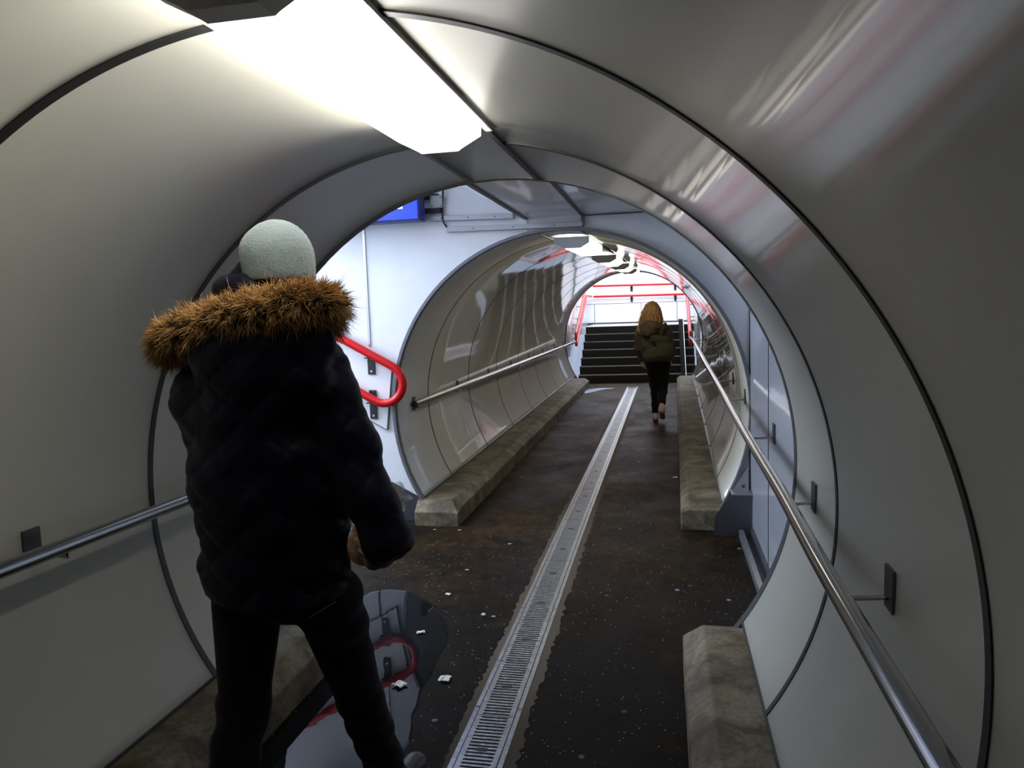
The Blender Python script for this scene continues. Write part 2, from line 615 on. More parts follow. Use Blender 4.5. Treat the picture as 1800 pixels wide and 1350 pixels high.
# side stairs (climb to the left)
st = thing('staircase', 'dark stairs climbing left out of the crossing behind the man', 'stairs', (-2.0, 4.3, 0))
for k in range(13):
    mb = MB(); x1 = -2.05 - .29 * k; z = .155 * (k + 1)
    mb.box(max(x1 - .33, -5.98) if k < 12 else -5.98, x1, YN1 + .075, YF0 - .012, max(z - .30, 0.), z)
    s_ = mb.build('step', MATS['step'], st)
    mb = MB(); mb.box(x1 - .04, x1 + .004, YN1 + .075, YF0 - .012, z - .012, z + .002); mb.build('nosing', MATS['nosing'], s_)

# ------------------------------------------------------------------ red handrail on the crossing wall


def arc_pts(c, r, a0, a1, n, plane='xz', k=0):
    out = []
    for i in range(n + 1):
        a = a0 + (a1 - a0) * i / n
        out.append((c[0] + r * math.cos(a), k, c[1] + r * math.sin(a)))
    return out


YRL = 5.265
ta = math.atan(.55)                     # slope of the rail (falls to the right)
A1 = px(708, 676, YRL); top = px(640, 617, YRL); bot = px(655, 702, YRL)
dv = Vector((math.cos(ta), 0, -math.sin(ta)))
nv = Vector((math.sin(ta), 0, math.cos(ta)))
gap = (top - bot).dot(nv)
rr = gap / 2
ctr = A1 - dv * 0
# centre of the bend so that its rightmost point lies at A1
cx = A1.x - rr
mid0 = bot + nv * rr
tt = (cx - mid0.x) / dv.x
cen = mid0 + dv * tt
path = []
for L in (3.2, 2.2, 1.2, .5, .2):
    path.append(cen + nv * rr - dv * L)
for i in range(15):
    a = PI / 2 - PI * i / 14
    path.append(cen + dv * (rr * math.cos(a)) + nv * (rr * math.sin(a)))
for L in (.2, .5, 1.2, 2.2, 3.2):
    path.append(cen - nv * rr - dv * L)
red = thing('handrail', 'red hairpin handrail sloping down beside the far tunnel mouth', 'handrail', (cen.x, YRL, cen.z))
mb = MB(); mb.tube(path, .031, 18); mb.build('rail', MATS['red'], red)
for L in (.21, 1.45, 2.7):
    for sg in (1, -1):
        p = cen + nv * (rr * sg) - dv * (L if sg > 0 else L - 1.094 * rr)
        mb = MB()
        mb.box(p.x - .028, p.x + .028, YF0 - .030, YF0 - .020, p.z - .165, p.z + (-.02 if sg > 0 else .055))
        mb.bar((p.x, YF0 - .02, p.z - .045), (p.x, YRL + .01, p.z - .022), .03, .012)
        mb.bar((p.x - .03, YRL, p.z - .036), (p.x + .03, YRL, p.z - .036), .03, .008)
        b_ = mb.build('bracket', MATS['black'], red)
        mb = MB(); mb.disc((p.x, YF0 - .030, p.z - .14), .009, (0, -1, 0), .004, 10); mb.build('bolt', MATS['alu'], b_)
# backing panel
tr = px(690, 640, YF0 - .01); br = px(681, 755, YF0 - .01)
s2 = .55
pts = [(tr.x, tr.z), (br.x, br.z), (br.x - .25, br.z + .25 * s2), (-4.4, br.z + (br.x + 4.4) * s2), (-4.4, tr.z + (tr.x + 4.4) * s2)]
mb = MB(); mb.prism(pts, 'y', YF0 - .020, YF0 - .008)
bp_ = tag(mb.build('backing_panel', MATS['white_panel'], bevel=.002), 'white slanted wall panel behind the red hairpin handrail', 'panel')
ol = MB()
for i in range(len(pts)):
    a, b = pts[i], pts[(i + 1) % len(pts)]
    ol.bar((a[0], YF0 - .014, a[1]), (b[0], YF0 - .014, b[1]), .010, .008, (0, 1, 0))
ol.build('edge_seal', MATS['joint'], bp_)

# ------------------------------------------------------------------ sign, junction box, trunking
sg = px(738, 387, 5.12)
sign = thing('sign', 'blue lit box sign with white mark high on the crossing wall', 'sign', (sg.x, 5.2, sg.z))
mb = MB(); mb.box(sg.x - 1.2, sg.x, 5.12, 5.25, sg.z, sg.z + .34); mb.build('housing', plain('blue_housing', (.015, .03, .20), .4), sign, bevel=.006)
mb = MB(); mb.box(sg.x - 1.19, sg.x - .012, 5.112, 5.122, sg.z + .012, sg.z + .33); mb.build('face', MATS['blue'], sign)
w0 = px(708, 367, 5.11)
mb = MB(); mb.box(w0.x - .17, w0.x, 5.106, 5.113, w0.z, w0.z + .16); mb.build('symbol', MATS['white'], sign)
for dz in (.07, .17):
    mb = MB()
    mb.prism([(sg.x - .09, 5.25), (sg.x - .05, 5.25), (sg.x - .05, 5.30), (sg.x + .085, 5.30), (sg.x + .085, 5.338), (sg.x - .09, 5.338)], 'z', sg.z + dz, sg.z + dz + .035)
    mb.build('mounting_arm', MATS['black'], sign)

b0 = px(757, 366, 5.29); b1 = px(777, 343, 5.29)
jb = thing('junction_box', 'small grey junction box with screws beside the blue sign', 'junction box', ((b0.x + b1.x) / 2, 5.3, b0.z))
mb = MB(); mb.box(b0.x, b1.x, 5.285, 5.338, b0.z, b1.z); mb.build('box', MATS['grey_plastic'], jb, bevel=.006)
for xx in (b0.x + .012, b1.x - .012):
    for zz in (b0.z + .012, b1.z - .012):
        mb = MB(); mb.disc((xx, 5.285, zz), .005, (0, -1, 0), .003, 8); mb.build('screw', MATS['dark_steel'], jb)
mb = MB(); mb.tube([(b1.x - .025, 5.31, b0.z), (b1.x - .025, 5.31, b0.z - .035)], .014, 12); mb.build('gland', MATS['black'], jb)
c0 = px(779, 330, 5.29); c1 = px(778, 384, 5.30); c2 = px(780, 392, 5.30); c3 = px(787, 401, 5.315)
mb = MB(); mb.tube([c0 + Vector((0, 0, .3)), c0, px(777.5, 360, 5.30), c1, c2, c3], .007, 8)
tag(mb.build('cable', MATS['black']), 'black cable hanging past the junction box to the trunking', 'cable')


def trunk(uA, vA, uB, vB, label):
    a = px(uA, vA, YF0 - .02); b = px(uB, vB, YF0 - .02)
    mb = MB(); mb.bar(a, b, .036, .036)
    o = mb.build('cable_trunking', plain('grey_trunking', (.42, .42, .44), .45, .5), bevel=.003)
    tag(o, label, 'trunking', 'cable trunking on the crossing wall')
    for k in (.2, .5, .8):
        mb = MB(); p = a.lerp(b, k); mb.disc((p.x, YF0 - .038, p.z), .005, (0, -1, 0), .003, 8)
        mb.build('screw', MATS['dark_steel'], o)
    return o


trunk(746, 385, 903, 380, 'upper aluminium cable trunking running right from the blue sign')
trunk(786, 404, 1024, 394, 'lower aluminium cable trunking just above the far tunnel mouth')

# ------------------------------------------------------------------ kick plates and floor channel by the crossing
y = 5.15
kp = thing('kick_plate', 'folded dark metal kick plate at the right kerb end', 'kick plate', (1.15, y, 0))
mb = MB(); mb.prism([(1.03, .0), (1.04, .14), (1.15, .285), (XR - .006, .285), (XR - .006, .0)], 'y', y, y + .006); mb.build('plate', MATS['joint_metal'], kp)
mb = MB(); mb.box(1.15, XR - .006, y, YF0 - .05, .285, .290); mb.build('top_fold', MATS['alu'], kp)
mb = MB()
mb.add([(1.15, y - .003, .285), (XR - .006, y - .003, .285), (1.26, 5.30, .44), (1.15, 5.30, .292)], [(0, 1, 2, 3)]); 
mb = MB(); mb.prism([(1.17, .29), (1.275, .29), (1.275, .46)], 'y', 5.282, 5.288); g_ = mb.build('gusset', MATS['alu'], kp)
mb = MB(); mb.disc((1.24, 5.282, .315), .011, (0, -1, 0), .006, 10); mb.build('bolt', MATS['dark_steel'], g_)
kp2 = thing('kick_plate', 'dark metal kick plate at the left kerb end', 'kick plate', (-1.2, 5.2, 0))
mb = MB(); mb.prism([(-1.09, .0), (-1.085, .16), (-1.35, .30), (-1.6, .30), (-1.6, .0)], 'y', 5.325, 5.331); mb.build('plate', MATS['joint_metal'], kp2)
ch = thing('floor_channel', 'dull steel channel on the floor along the grey side wall', 'channel', (1.22, 4.3, 0))
mb = MB(); mb.box(1.195, 1.225, YN1 + .08, 5.13, 0, .05); mb.build('rail', MATS['galv'], ch)
mb = MB(); mb.box(1.225, XR - .003, YN1 + .08, 5.13, 0, .012); mb.box(XR - .02, XR - .003, YN1 + .08, 5.13, .012, .06); mb.build('trough', MATS['joint_metal'], ch)
# plate where the near ring meets the floor
mb = MB(); mb.prism([(.97, .004), (1.02, .15), (1.20, .15), (1.20, .004)], 'y', YN1 + .09, YN1 + .096)
tag(mb.build('foot_plate', MATS['joint_metal']), 'small dark metal plate at the foot of the near ring on the right', 'plate')

# ------------------------------------------------------------------ drain
ORD = ('first second third fourth fifth sixth seventh eighth ninth tenth eleventh twelfth thirteenth fourteenth fifteenth '
       'sixteenth seventeenth eighteenth nineteenth twentieth twenty-first twenty-second twenty-third twenty-fourth '
       'twenty-fifth twenty-sixth twenty-seventh twenty-eighth').split()
DW, DXC = .09, .040                         # half width of the frame, centre


def dpt(x, y, z):
    q = far(0, y, 0)
    return (DXC + x + q[0] * .78, y, q[2] + z)


dr = thing('drain_channel', 'long steel drain channel frame down the middle of the floor', 'drain', (DXC, 7, 0))
YD0, YD1 = 1.80, 13.9
segs = [YD0, 2.77] + [2.77 + 1.0 * k for k in range(1, 11)] + [YD1]
for sx in (-1, 1):
    mb = MB()
    for a, b in zip(segs[:-1], segs[1:]):
        for (xa, xb) in ((.078, .096),):
            vs = []
            for yy in (a + .003, b - .003):
                for xx, zz in ((xa, -.02), (xb, -.02), (xb, .004), (xa, .004)):
                    vs.append(dpt(sx * xx, yy, zz))
            mb.add(vs, [(0, 1, 2, 3), (4, 5, 6, 7), (0, 1, 5, 4), (1, 2, 6, 5), (2, 3, 7, 6), (3, 0, 4, 7)])
    mb.build('frame_rail', MATS['galv'], dr)
    # sandy mortar along the frame, ragged outer edge
    mb = MB(); vs = []; n = 520
    ph = 1.3 * sx
    for k in range(n + 1):
        yy = YD0 + (YD1 - YD0) * k / n
        w = .022 + .006 * math.sin(yy * 9 + ph) * math.sin(yy * 2.1) + .020 * random.random() ** 1.5 + (.010 if sx > 0 else 0)
        vs.append(dpt(sx * .096, yy, .0022)); vs.append(dpt(sx * (.096 + w), yy, .0015))
    mb.add(vs, [(2 * k, 2 * k + 1, 2 * k + 3, 2 * k + 2) for k in range(n)])
    mb.build('mortar_edge', MATS['mortar'], dr)
mb = MB(); vs = []
for k in range(13):
    yy = YD0 + (YD1 - YD0) * k / 12
    vs.append(dpt(-.078, yy, .0012)); vs.append(dpt(.078, yy, .0012))
mb.add(vs, [(2 * k, 2 * k + 1, 2 * k + 3, 2 * k + 2) for k in range(12)])
mb.build('trough', MATS['joint'], dr)

GL = .4535
gm = MB()
hw = .074
zt = .0052
gm.box(-hw, -.054, -GL / 2 + .002, GL / 2 - .002, .0014, zt)
gm.box(.054, hw, -GL / 2 + .002, GL / 2 - .002, .0014, zt)
nb = 21
for k in range(nb + 1):
    yy = -GL / 2 + .002 + (GL - .004) * k / nb
    wbar = .0058
    if k == 0:
        gm.box(-.054, .054, yy, yy + wbar, .0016, zt)
    elif k == nb:
        gm.box(-.054, .054, yy - wbar, yy, .0016, zt)
    else:
        gm.box(-.054, .054, yy - wbar, yy + wbar, .0016, zt)
proto = None
ng = int((YD1 - YD0) / GL)
for k in range(ng):
    yy = YD0 + GL * (k + .5)
    if proto is None:
        g0 = gm.build('drain_grate', MATS['galv'])
        lk = MB()
        lk.box(-.020, .020, -.011, .011, zt - .001, zt + .0006)
        lo = lk.build('lock_slot', MATS['joint'], g0)
        proto = g0; g = g0
    else:
        g = copy_tree(proto)
    q = dpt(0, yy, 0)
    g.location = q
    if yy > YF0:
        g.rotation_euler = (math.atan(DZ / (YF1 - YF0)), 0, -math.atan(DX * .78 / (YF1 - YF0)))
    tag(g, 'slotted steel drain grate, %s from the near end of the drain' % ORD[k], 'grate', 'grates in the floor drain')

# ------------------------------------------------------------------ puddles and litter


def blob(name, pts, z, mat, label, cat, sub=4, jit=.02):
    n = len(pts); out = []
    for i in range(n):
        p0, p1, p2, p3 = [Vector(pts[(i + k - 1) % n]) for k in range(4)]
        for s_ in range(sub):
            t = s_ / sub
            q = .5 * ((2 * p1) + (p2 - p0) * t + (2 * p0 - 5 * p1 + 4 * p2 - p3) * t * t + (3 * p1 - p0 - 3 * p2 + p3) * t ** 3)
            out.append((q.x + random.uniform(-jit, jit), q.y + random.uniform(-jit, jit)))
    mb = MB(); m = len(out)
    cxp = sum(p[0] for p in out) / m; cyp = sum(p[1] for p in out) / m
    vs = [(p[0], p[1], z[0]) for p in out] + [(cxp + (p[0] - cxp) * .97, cyp + (p[1] - cyp) * .97, z[1]) for p in out]
    mb.add(vs, [list(range(m, 2 * m))] + [(i, (i + 1) % m, m + (i + 1) % m, m + i) for i in range(m)])
    return tag(mb.build(name, mat), label, cat)


blob('puddle', [(-.745, 1.9), (-.765, 2.5), (-.77, 2.85), (-.90, 3.45), (-.98, 3.85), (-.80, 3.95), (-.58, 3.80), (-.38, 3.5), (-.32, 3.1),
                (-.30, 2.75), (-.24, 2.4), (-.35, 1.9)], (.0002, .0012), MATS['water'], 'wide dark puddle on the floor around the man\'s feet', 'puddle', jit=.008)
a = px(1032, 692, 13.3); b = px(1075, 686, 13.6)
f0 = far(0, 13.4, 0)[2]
blob('pale_patch', [(-.66, 12.95), (-.67, 13.45), (-.50, 13.72), (-.18, 13.70), (-.40, 13.42), (-.54, 13.05)], (f0 + .001, f0 + .009), plain('pale_blue_patch', (.42, .50, .66), .35),  # flat patch added for an unidentified bright spot, its brightness put into the colour
     'flat unidentified pale bluish patch beside the left kerb near the far steps', 'litter', jit=.015)

scraps = [((703, 1206), .060, .028, 'white paper scrap lying in the puddle beside the man'),
          ((782, 1196), .055, .030, 'crumpled white paper scrap between the puddle and the drain'),
          ((740, 1114), .050, .012, 'thin white paper strip on the floor above the puddle'),
          ((788, 1047), .030, .014, 'small pale paper scrap left of the drain near the crossing'),
          ((1187, 843), .045, .026, 'white paper scrap against the right far kerb'),
          ((850, 1083), .022, .012, 'tiny white paper scrap just left of the drain grates')]
for (u, v), sx, sy, lab in scraps:
    d = _fw + RT * ((u - 900) / FPX) - UP * ((v - 675) / FPX)
    p = CAM + d * (-CAM.z / d.z)
    mb = MB(); n = 5; vs = []
    an = random.uniform(-.5, .5)
    zb = far(0, p.y, 0)[2]
    for s_ in (0, 1):
        for i in range(n + 1):
            for j in range(n + 1):
                x = (i / n - .5) * sx * (1 - .25 * random.random()); yv = (j / n - .5) * sy * 1.6
                xx = x * math.cos(an) - yv * math.sin(an); yy = x * math.sin(an) + yv * math.cos(an)
                h = .004 + .008 * random.random() if s_ == 0 else 0
                vs.append((p.x + xx, p.y + yy, zb + h + .003))
    m = (n + 1) ** 2
    for k in range(m):
        vs[m + k] = (vs[k][0], vs[k][1], vs[k][2] - .0012)
    fs = []
    for i in range(n):
        for j in range(n):
            q = i * (n + 1) + j
            fs.append((q, q + 1, q + n + 2, q + n + 1)); fs.append((m + q, m + q + n + 1, m + q + n + 2, m + q + 1))
    mb.add(vs, fs)
    tag(mb.build('paper_scrap', MATS['paper']), lab, 'litter', 'paper litter on the floor')

# ------------------------------------------------------------------ lamps
LN = (1, .965, .90)
LF = (1, .94, .80)
DIFF_NEAR = (plain('lit_diffuser', (.8, .8, .8), .4, emit=LN, es=2.3), plain('side_fill_glow', (.8, .8, .8), .4, emit=LN, es=66),
             plain('side_fill_glow_right', (.8, .8, .8), .4, emit=LN, es=22), plain('end_fill_glow', (.8, .8, .8), .4, emit=LN, es=75))  # side and end glow raised as fill on the vault, less on the right
_d = plain('lit_diffuser_warm', (.8, .8, .8), .4, emit=LF, es=9.5)
_e = plain('lit_side_lens_warm', (.8, .8, .8), .4, emit=LF, es=2.5)
DIFF_FAR = (_d, _e, _e, _e)


def lamp(y0, y1, xc, zt, w, h, wb, mat, label, xf):
    q = xf(xc, (y0 + y1) / 2, zt)
    t = thing('tunnel_lamp', label, 'lamp', q, 'lamps along the vault')

    def sect(s_, y, k=1):
        pr = [(-w / 2, 0), (-w / 2, -.012), (-w / 2 * .99, -h * .55), (-wb / 2 * 1.08, -h * .92), (-wb / 2 * .92, -h), (wb / 2 * .92, -h), (wb / 2 * 1.08, -h * .92), (w / 2 * .99, -h * .55), (w / 2, -.012), (w / 2, 0)]
        return [xf(xc + a * s_, y, zt + b * s_) for a, b in pr]

    def loft(ya, yb, s_, mat, name):
        mb = MB(); a = sect(s_, ya); b = sect(s_, yb); n = len(a)
        mb.add(a + b, [list(range(n)), list(range(n, 2 * n))] + [(i, (i + 1) % n, n + (i + 1) % n, n + i) for i in range(n)])
        return mb.build(name, mat, t)
    loft(y0, y0 + .055, 1.03, MATS['cap'], 'end_cap')
    # diffuser faces; the near lamp's sides and end carry added fill glow
    def lens(idx, nm, m_):
        A = sect(1.0, y0 + .056); Bq = sect(1.0, y1)
        mb = MB(); n = len(idx)
        vs = [A[i] for i in idx] + [Bq[i] for i in idx]
        mb.add(vs, [(i, i + 1, n + i + 1, n + i) for i in range(n - 1)])
        return mb.build(nm, m_, t)
    lens([2, 3, 4, 5, 6, 7], 'diffuser', mat[0])
    lens([0, 1, 2], 'side_face', mat[1])
    lens([7, 8, 9], 'side_face', mat[2])
    mb = MB(); e_ = sect(1.0, y1); mb.add(e_, [list(range(len(e_)))]); mb.build('end_face', mat[3], t)
    if xf is same:
        mb = MB()
        a = xf(xc + w / 2 + .014, y0, zt - .012); b = xf(xc + w / 2 + .014, y1 + .05, zt - .012)
        mb.bar(a, b, .020, .022)
        mb.build('side_rail', MATS['tray'], t)
    return t


lamp(1.075, 2.215, .057, 2.158, .258, .085, .125, DIFF_NEAR, 'bright long tunnel lamp overhead in the near section', same)
for y0, xo, lab in ((5.60, .042, 'first ceiling lamp inside the far tunnel mouth'), (8.15, .052, 'second ceiling lamp along the far tunnel'),
                    (10.3, .065, 'third ceiling lamp along the far tunnel'), (12.4, .065, 'last ceiling lamp before the far steps')):
    lamp(y0, y0 + 1.15, xo, 2.112, .25, .08, .13, DIFF_FAR, lab, far)

# ------------------------------------------------------------------ stainless handrails


def smooth_path(pts, n=6):
    P = [Vector(p) for p in pts]
    out = []
    for i in range(len(P) - 1):
        p0 = P[max(i - 1, 0)]; p1 = P[i]; p2 = P[i + 1]; p3 = P[min(i + 2, len(P) - 1)]
        for k in range(n):
            t = k / n
            out.append(.5 * ((2 * p1) + (p2 - p0) * t + (2 * p0 - 5 * p1 + 4 * p2 - p3) * t * t + (3 * p1 - p0 - 3 * p2 + p3) * t ** 3))
    out.append(P[-1])
    return out


def rail(name_label, pts, r, brackets, side, caps=(), wallx=None):
    t = thing('handrail', name_label, 'handrail', pts[0], 'steel handrails on the vault')
    path = smooth_path(pts)
    mb = MB(); mb.tube(path, r, 18); mb.build('rail', MATS['steel'], t)
    for yb in brackets:
        i = min(range(len(path) - 1), key=lambda k: abs((path[k].y + path[k + 1].y) / 2 - yb))
        a, b = path[i], path[i + 1]
        k = (yb - a.y) / (b.y - a.y)
        p = a.lerp(b, k)
        z = p.z - .012
        if yb < YN1:
            xw = side * math.sqrt(RN ** 2 - (z - ZN) ** 2)
        elif yb < YF0:
            xw = side * XR
        else:
            q = far(0, yb, 0); xw = q[0] + side * math.sqrt(RF ** 2 - (z - q[2] - ZF) ** 2)
        mb = MB()
        mb.tube([(p.x, yb, p.z - r * .9), (p.x, yb, p.z - r - .012), (p.x + side * .014, yb, z - r * .9), (xw - side * .008, yb, z - r * .9 + .008)], .0065, 10)
        br = mb.build('bracket', MATS['steel'], t)
        mb = MB(); xa, xb = sorted((xw - side * .008, xw + side * .006))
        mb.box(xa, xb, yb - .033, yb + .033, z - .045, z + .062)
        mb.build('bracket_plate', MATS['dark_steel'], br)
    for c in caps:
        p = path[0] if c == 0 else path[-1]
        d = (path[1] - path[0]).normalized() * -1 if c == 0 else (path[-1] - path[-2]).normalized()
        mb = MB(); mb.tube([p + d * -.002, p + d * .012], r * 1.15, 18); mb.build('end_cap', MATS['black'], t)
    return t


e1 = px(1212.5, 593, 14.35)
rail('polished steel handrail running the whole right side', [(1.10, -3.5, .90), (1.108, 0, .892), (1.115, 1.9, .886), (1.138, 2.9, .872), (1.138, 4.16, .884), (1.142, 7.6, .945), (1.148, 11., 1.02), tuple(e1)],
     .0245, [-1.55, -.4, .75, 1.914, 2.853, 4.162, 5.6, 6.75, 7.95, 9.1, 10.3, 11.5, 12.7, 13.8], 1)
rail('dark steel handrail on the near left wall behind the man', [(-1.10, -3.5, .95), (-1.115, .5, .935), (-1.122, 1.7, .918), (-1.122, 3.24, .885)],
     .0245, [-1.5, -.4, .78, 1.93, 3.05], -1, (1,))
s1 = px(729, 711, 5.62); e2 = px(1011, 601, 14.3)
rail('steel handrail with black end cap along the far left wall', [tuple(s1), tuple(s1.lerp(e2, .3)), tuple(s1.lerp(e2, .65)), tuple(e2)],
     .0245, [5.70, 6.95, 8.2, 9.4, 10.6, 11.8, 13.0, 14.0], -1, (0,))

# ------------------------------------------------------------------ far stairs
YS, ZS = 14.62, .085
RI, RU, NS = .1505, .275, 7
xl = px(1017, 672, YS).x; xr = 1.32
fs_ = thing('staircase', 'dark steps with pale edges at the end of the far tunnel', 'stairs', (.1, YS, ZS))
for k in range(NS):
    y0 = YS + RU * k; z = ZS + RI * (k + 1)
    last = k == NS - 1
    mb = MB(); mb.box(xl, xr, y0, y0 + RU + .02 if not last else 18.27, z - RI - .02, z - .002)
    s_ = mb.build('step', MATS['step'], fs_)
    if last:
        mb = MB(); mb.box(xl, xr, y0 + .036, 18.27, z - .002, z); mb.build('landing', MATS['landing'], s_)
    mb = MB(); mb.box(xl, xr, y0 - .004, y0 + .030, z - .016, z); mb.build('nosing', MATS['nosing'], s_)
ZL = ZS + RI * NS
YW = 18.3
# enclosure of the stairwell
mb = MB(); mb.box(-1.5, 1.6, YW, YW + .05, .9, 4.2); fwl = mb.build('wall_far_end', MATS['white_panel'], kind='structure')
zse = px(1100, 533, YW).z
for (x0, x1, z0, z1) in ((-1.5, 1.6, zse - .005, zse + .005),):
    mb = MB(); mb.box(x0, x1, YW - .002, YW, z0, z1); mb.build('joint_strip', MATS['joint_metal'], fwl)
for u, za, zb in ((1127, ZL, zse), (1127, zse + .6, 4.1), (1045, ZL, zse), (1190, ZL, zse)):
    x = px(u, 540, YW).x
    mb = MB(); mb.box(x - .006, x + .006, YW - .002, YW, za, zb); mb.build('joint_strip', MATS['joint_metal'], fwl)
mb = MB(); mb.box(-1.5, 1.6, YW - .02, YW, ZL - .01, ZL + .035); mb.build('baseboard_far_end', MATS['joint_metal'], kind='structure')
XWL, XWR = -1.10, 1.34
mb = MB(); mb.box(XWL - .05, XWL, YF1 + .03, YW, -.1, 4.2); lw = mb.build('wall_left_stairs', MATS['blue_panel'], kind='structure')
mb = MB(); mb.box(XWR, XWR + .05, YF1 + .03, YW, -.1, 4.2); rw = mb.build('wall_right_stairs', MATS['blue_panel'], kind='structure')
# wall over the arch end, towards the stairwell
hm = wall_with_hole(0, .03, RF + .02, ZF, -1.5, 1.5, -.6, 3.4)
hm.v = [(v[0] + DX, v[1] + YF1 + .03, v[2] + DZ) for v in hm.v]
hm.build('wall_over_far_arch', MATS['white_panel'], kind='structure')


def hairpin(x, y0, z0, z1, yk, zk_top, zk_bot, yend, label, side):
    t = thing('handrail', label, 'handrail', (x, y0, z0), 'red rails in the end stairwell')
    r = (z1 - z0) / 2
    zc = (z0 + z1) / 2
    pts = [(x, yend, zk_top), (x, yk, zk_top)]
    pts += [(x, y0 + .1, z1 + .1 * .4)]
    for i in range(9):
        a = PI / 2 + PI * i / 8
        pts.append((x, y0 + r * .5 * math.cos(a), zc + r * math.sin(a)))
    pts += [(x, y0 + .1, z0 + .1 * .4), (x, yk, zk_bot), (x, yend, zk_bot)]
    mb = MB(); mb.tube(pts, .026, 12); mb.build('rail', MATS['red'], t)
    for yb in (y0 + .35, y0 + 1.2, y0 + 2.3):
        for (za, zb) in ((z1, zk_top), (z0, zk_bot)):
            k = min((yb - y0) / (yk - y0), 1); z = za + (zb - za) * k
            xw = XWL if side < 0 else XWR
            mb = MB(); mb.bar((x, yb, z - .03), (xw, yb, z - .03), .02, .014); xa, xb = sorted((xw, xw - side * .012)); mb.box(xa, xb, yb - .025, yb + .025, z - .12, z)
            mb.build('bracket', MATS['black'], t)
    return t


lo = px(1023, 607, YS + .15); hi = px(1023, 586, YS + .15)
k1 = px(1040, 503, YW - .06); k2 = px(1042, 521, YW - .06)
hairpin(-.985, YS + .15, lo.z, hi.z + .02, 17.0, k1.z, k2.z, YW - .08, 'red hairpin handrail on the left of the far steps', -1)
lo = px(1211, 606, YS + .15); hi = px(1211, 584, YS + .15)
k3 = px(1206, 519, YW - .06)
hairpin(1.225, YS + .15, lo.z, hi.z + .02, 17.0, k1.z - .02, k2.z - .03, YW - .08, 'red hairpin handrail on the right of the far steps', 1)
for (ua, va, ub, vb, lab) in ((1042, 503, 1187, 499, 'upper red rail across the bright end wall'), (1043, 521.5, 1204, 517, 'lower red rail across the bright end wall')):
    a = px(ua, va, YW - .08); b = px(ub, vb, YW - .08)
    t = thing('handrail', lab, 'handrail', ((a.x + b.x) / 2, YW - .08, a.z), 'red rails in the end stairwell')
    mb = MB(); mb.tube([a, b], .026, 12); mb.build('rail', MATS['red'], t)
    for u in (1110, 1187):
        p = a.lerp(b, (px(u, 510, YW - .08).x - a.x) / (b.x - a.x))
        mb = MB(); mb.box(p.x - .027, p.x + .027, YW - .015, YW - .003, p.z - .15, p.z - .02)
        mb.bar((p.x, YW - .01, p.z - .05), (p.x, YW - .08, p.z - .022), .03, .02)
        b_ = mb.build('bracket', MATS['black'], t)
# slanted backing panels on the stairwell's side walls
for x0, x1, lab in ((XWL + .002, XWL + .010, 'white slanted panel behind the left far red rail'), (XWR - .010, XWR - .002, 'white slanted panel behind the right far red rail')):
    mb = MB(); mb.prism([(YS - .05, .62), (YS - .05, 1.22), (17.0, 2.35), (YW - .03, 2.35), (YW - .03, 1.72), (17.0, 1.72), (YS + .1, .62)], 'x', x0, x1)
    tag(mb.build('backing_panel', MATS['white_panel']), lab, 'panel')
# bicycle wheel gutter
ca = px(1201, 668, YS - .05); 
wg = thing('wheel_gutter', 'steel bicycle wheel gutter up the right side of the far steps', 'gutter', (1.10, YS, ZS))
xg = 1.085
y0, z0 = YS - .12, ZS + .01; y1, z1 = YS + RU * 6 + .1, ZL + .05
for nm, xo, w, h, m_ in (('channel', 0, .085, .02, MATS['matt']), ('lip', -.045, .010, .07, MATS['matt']), ('lip', .045, .008, .055, MATS['galv'])):
    mb = MB(); mb.bar((xg + xo, y0, z0 + .05), (xg + xo, y1, z1 + .05), w, h); mb.build(nm, m_, wg)

# ------------------------------------------------------------------ signed-distance modelling for bodies and clothes


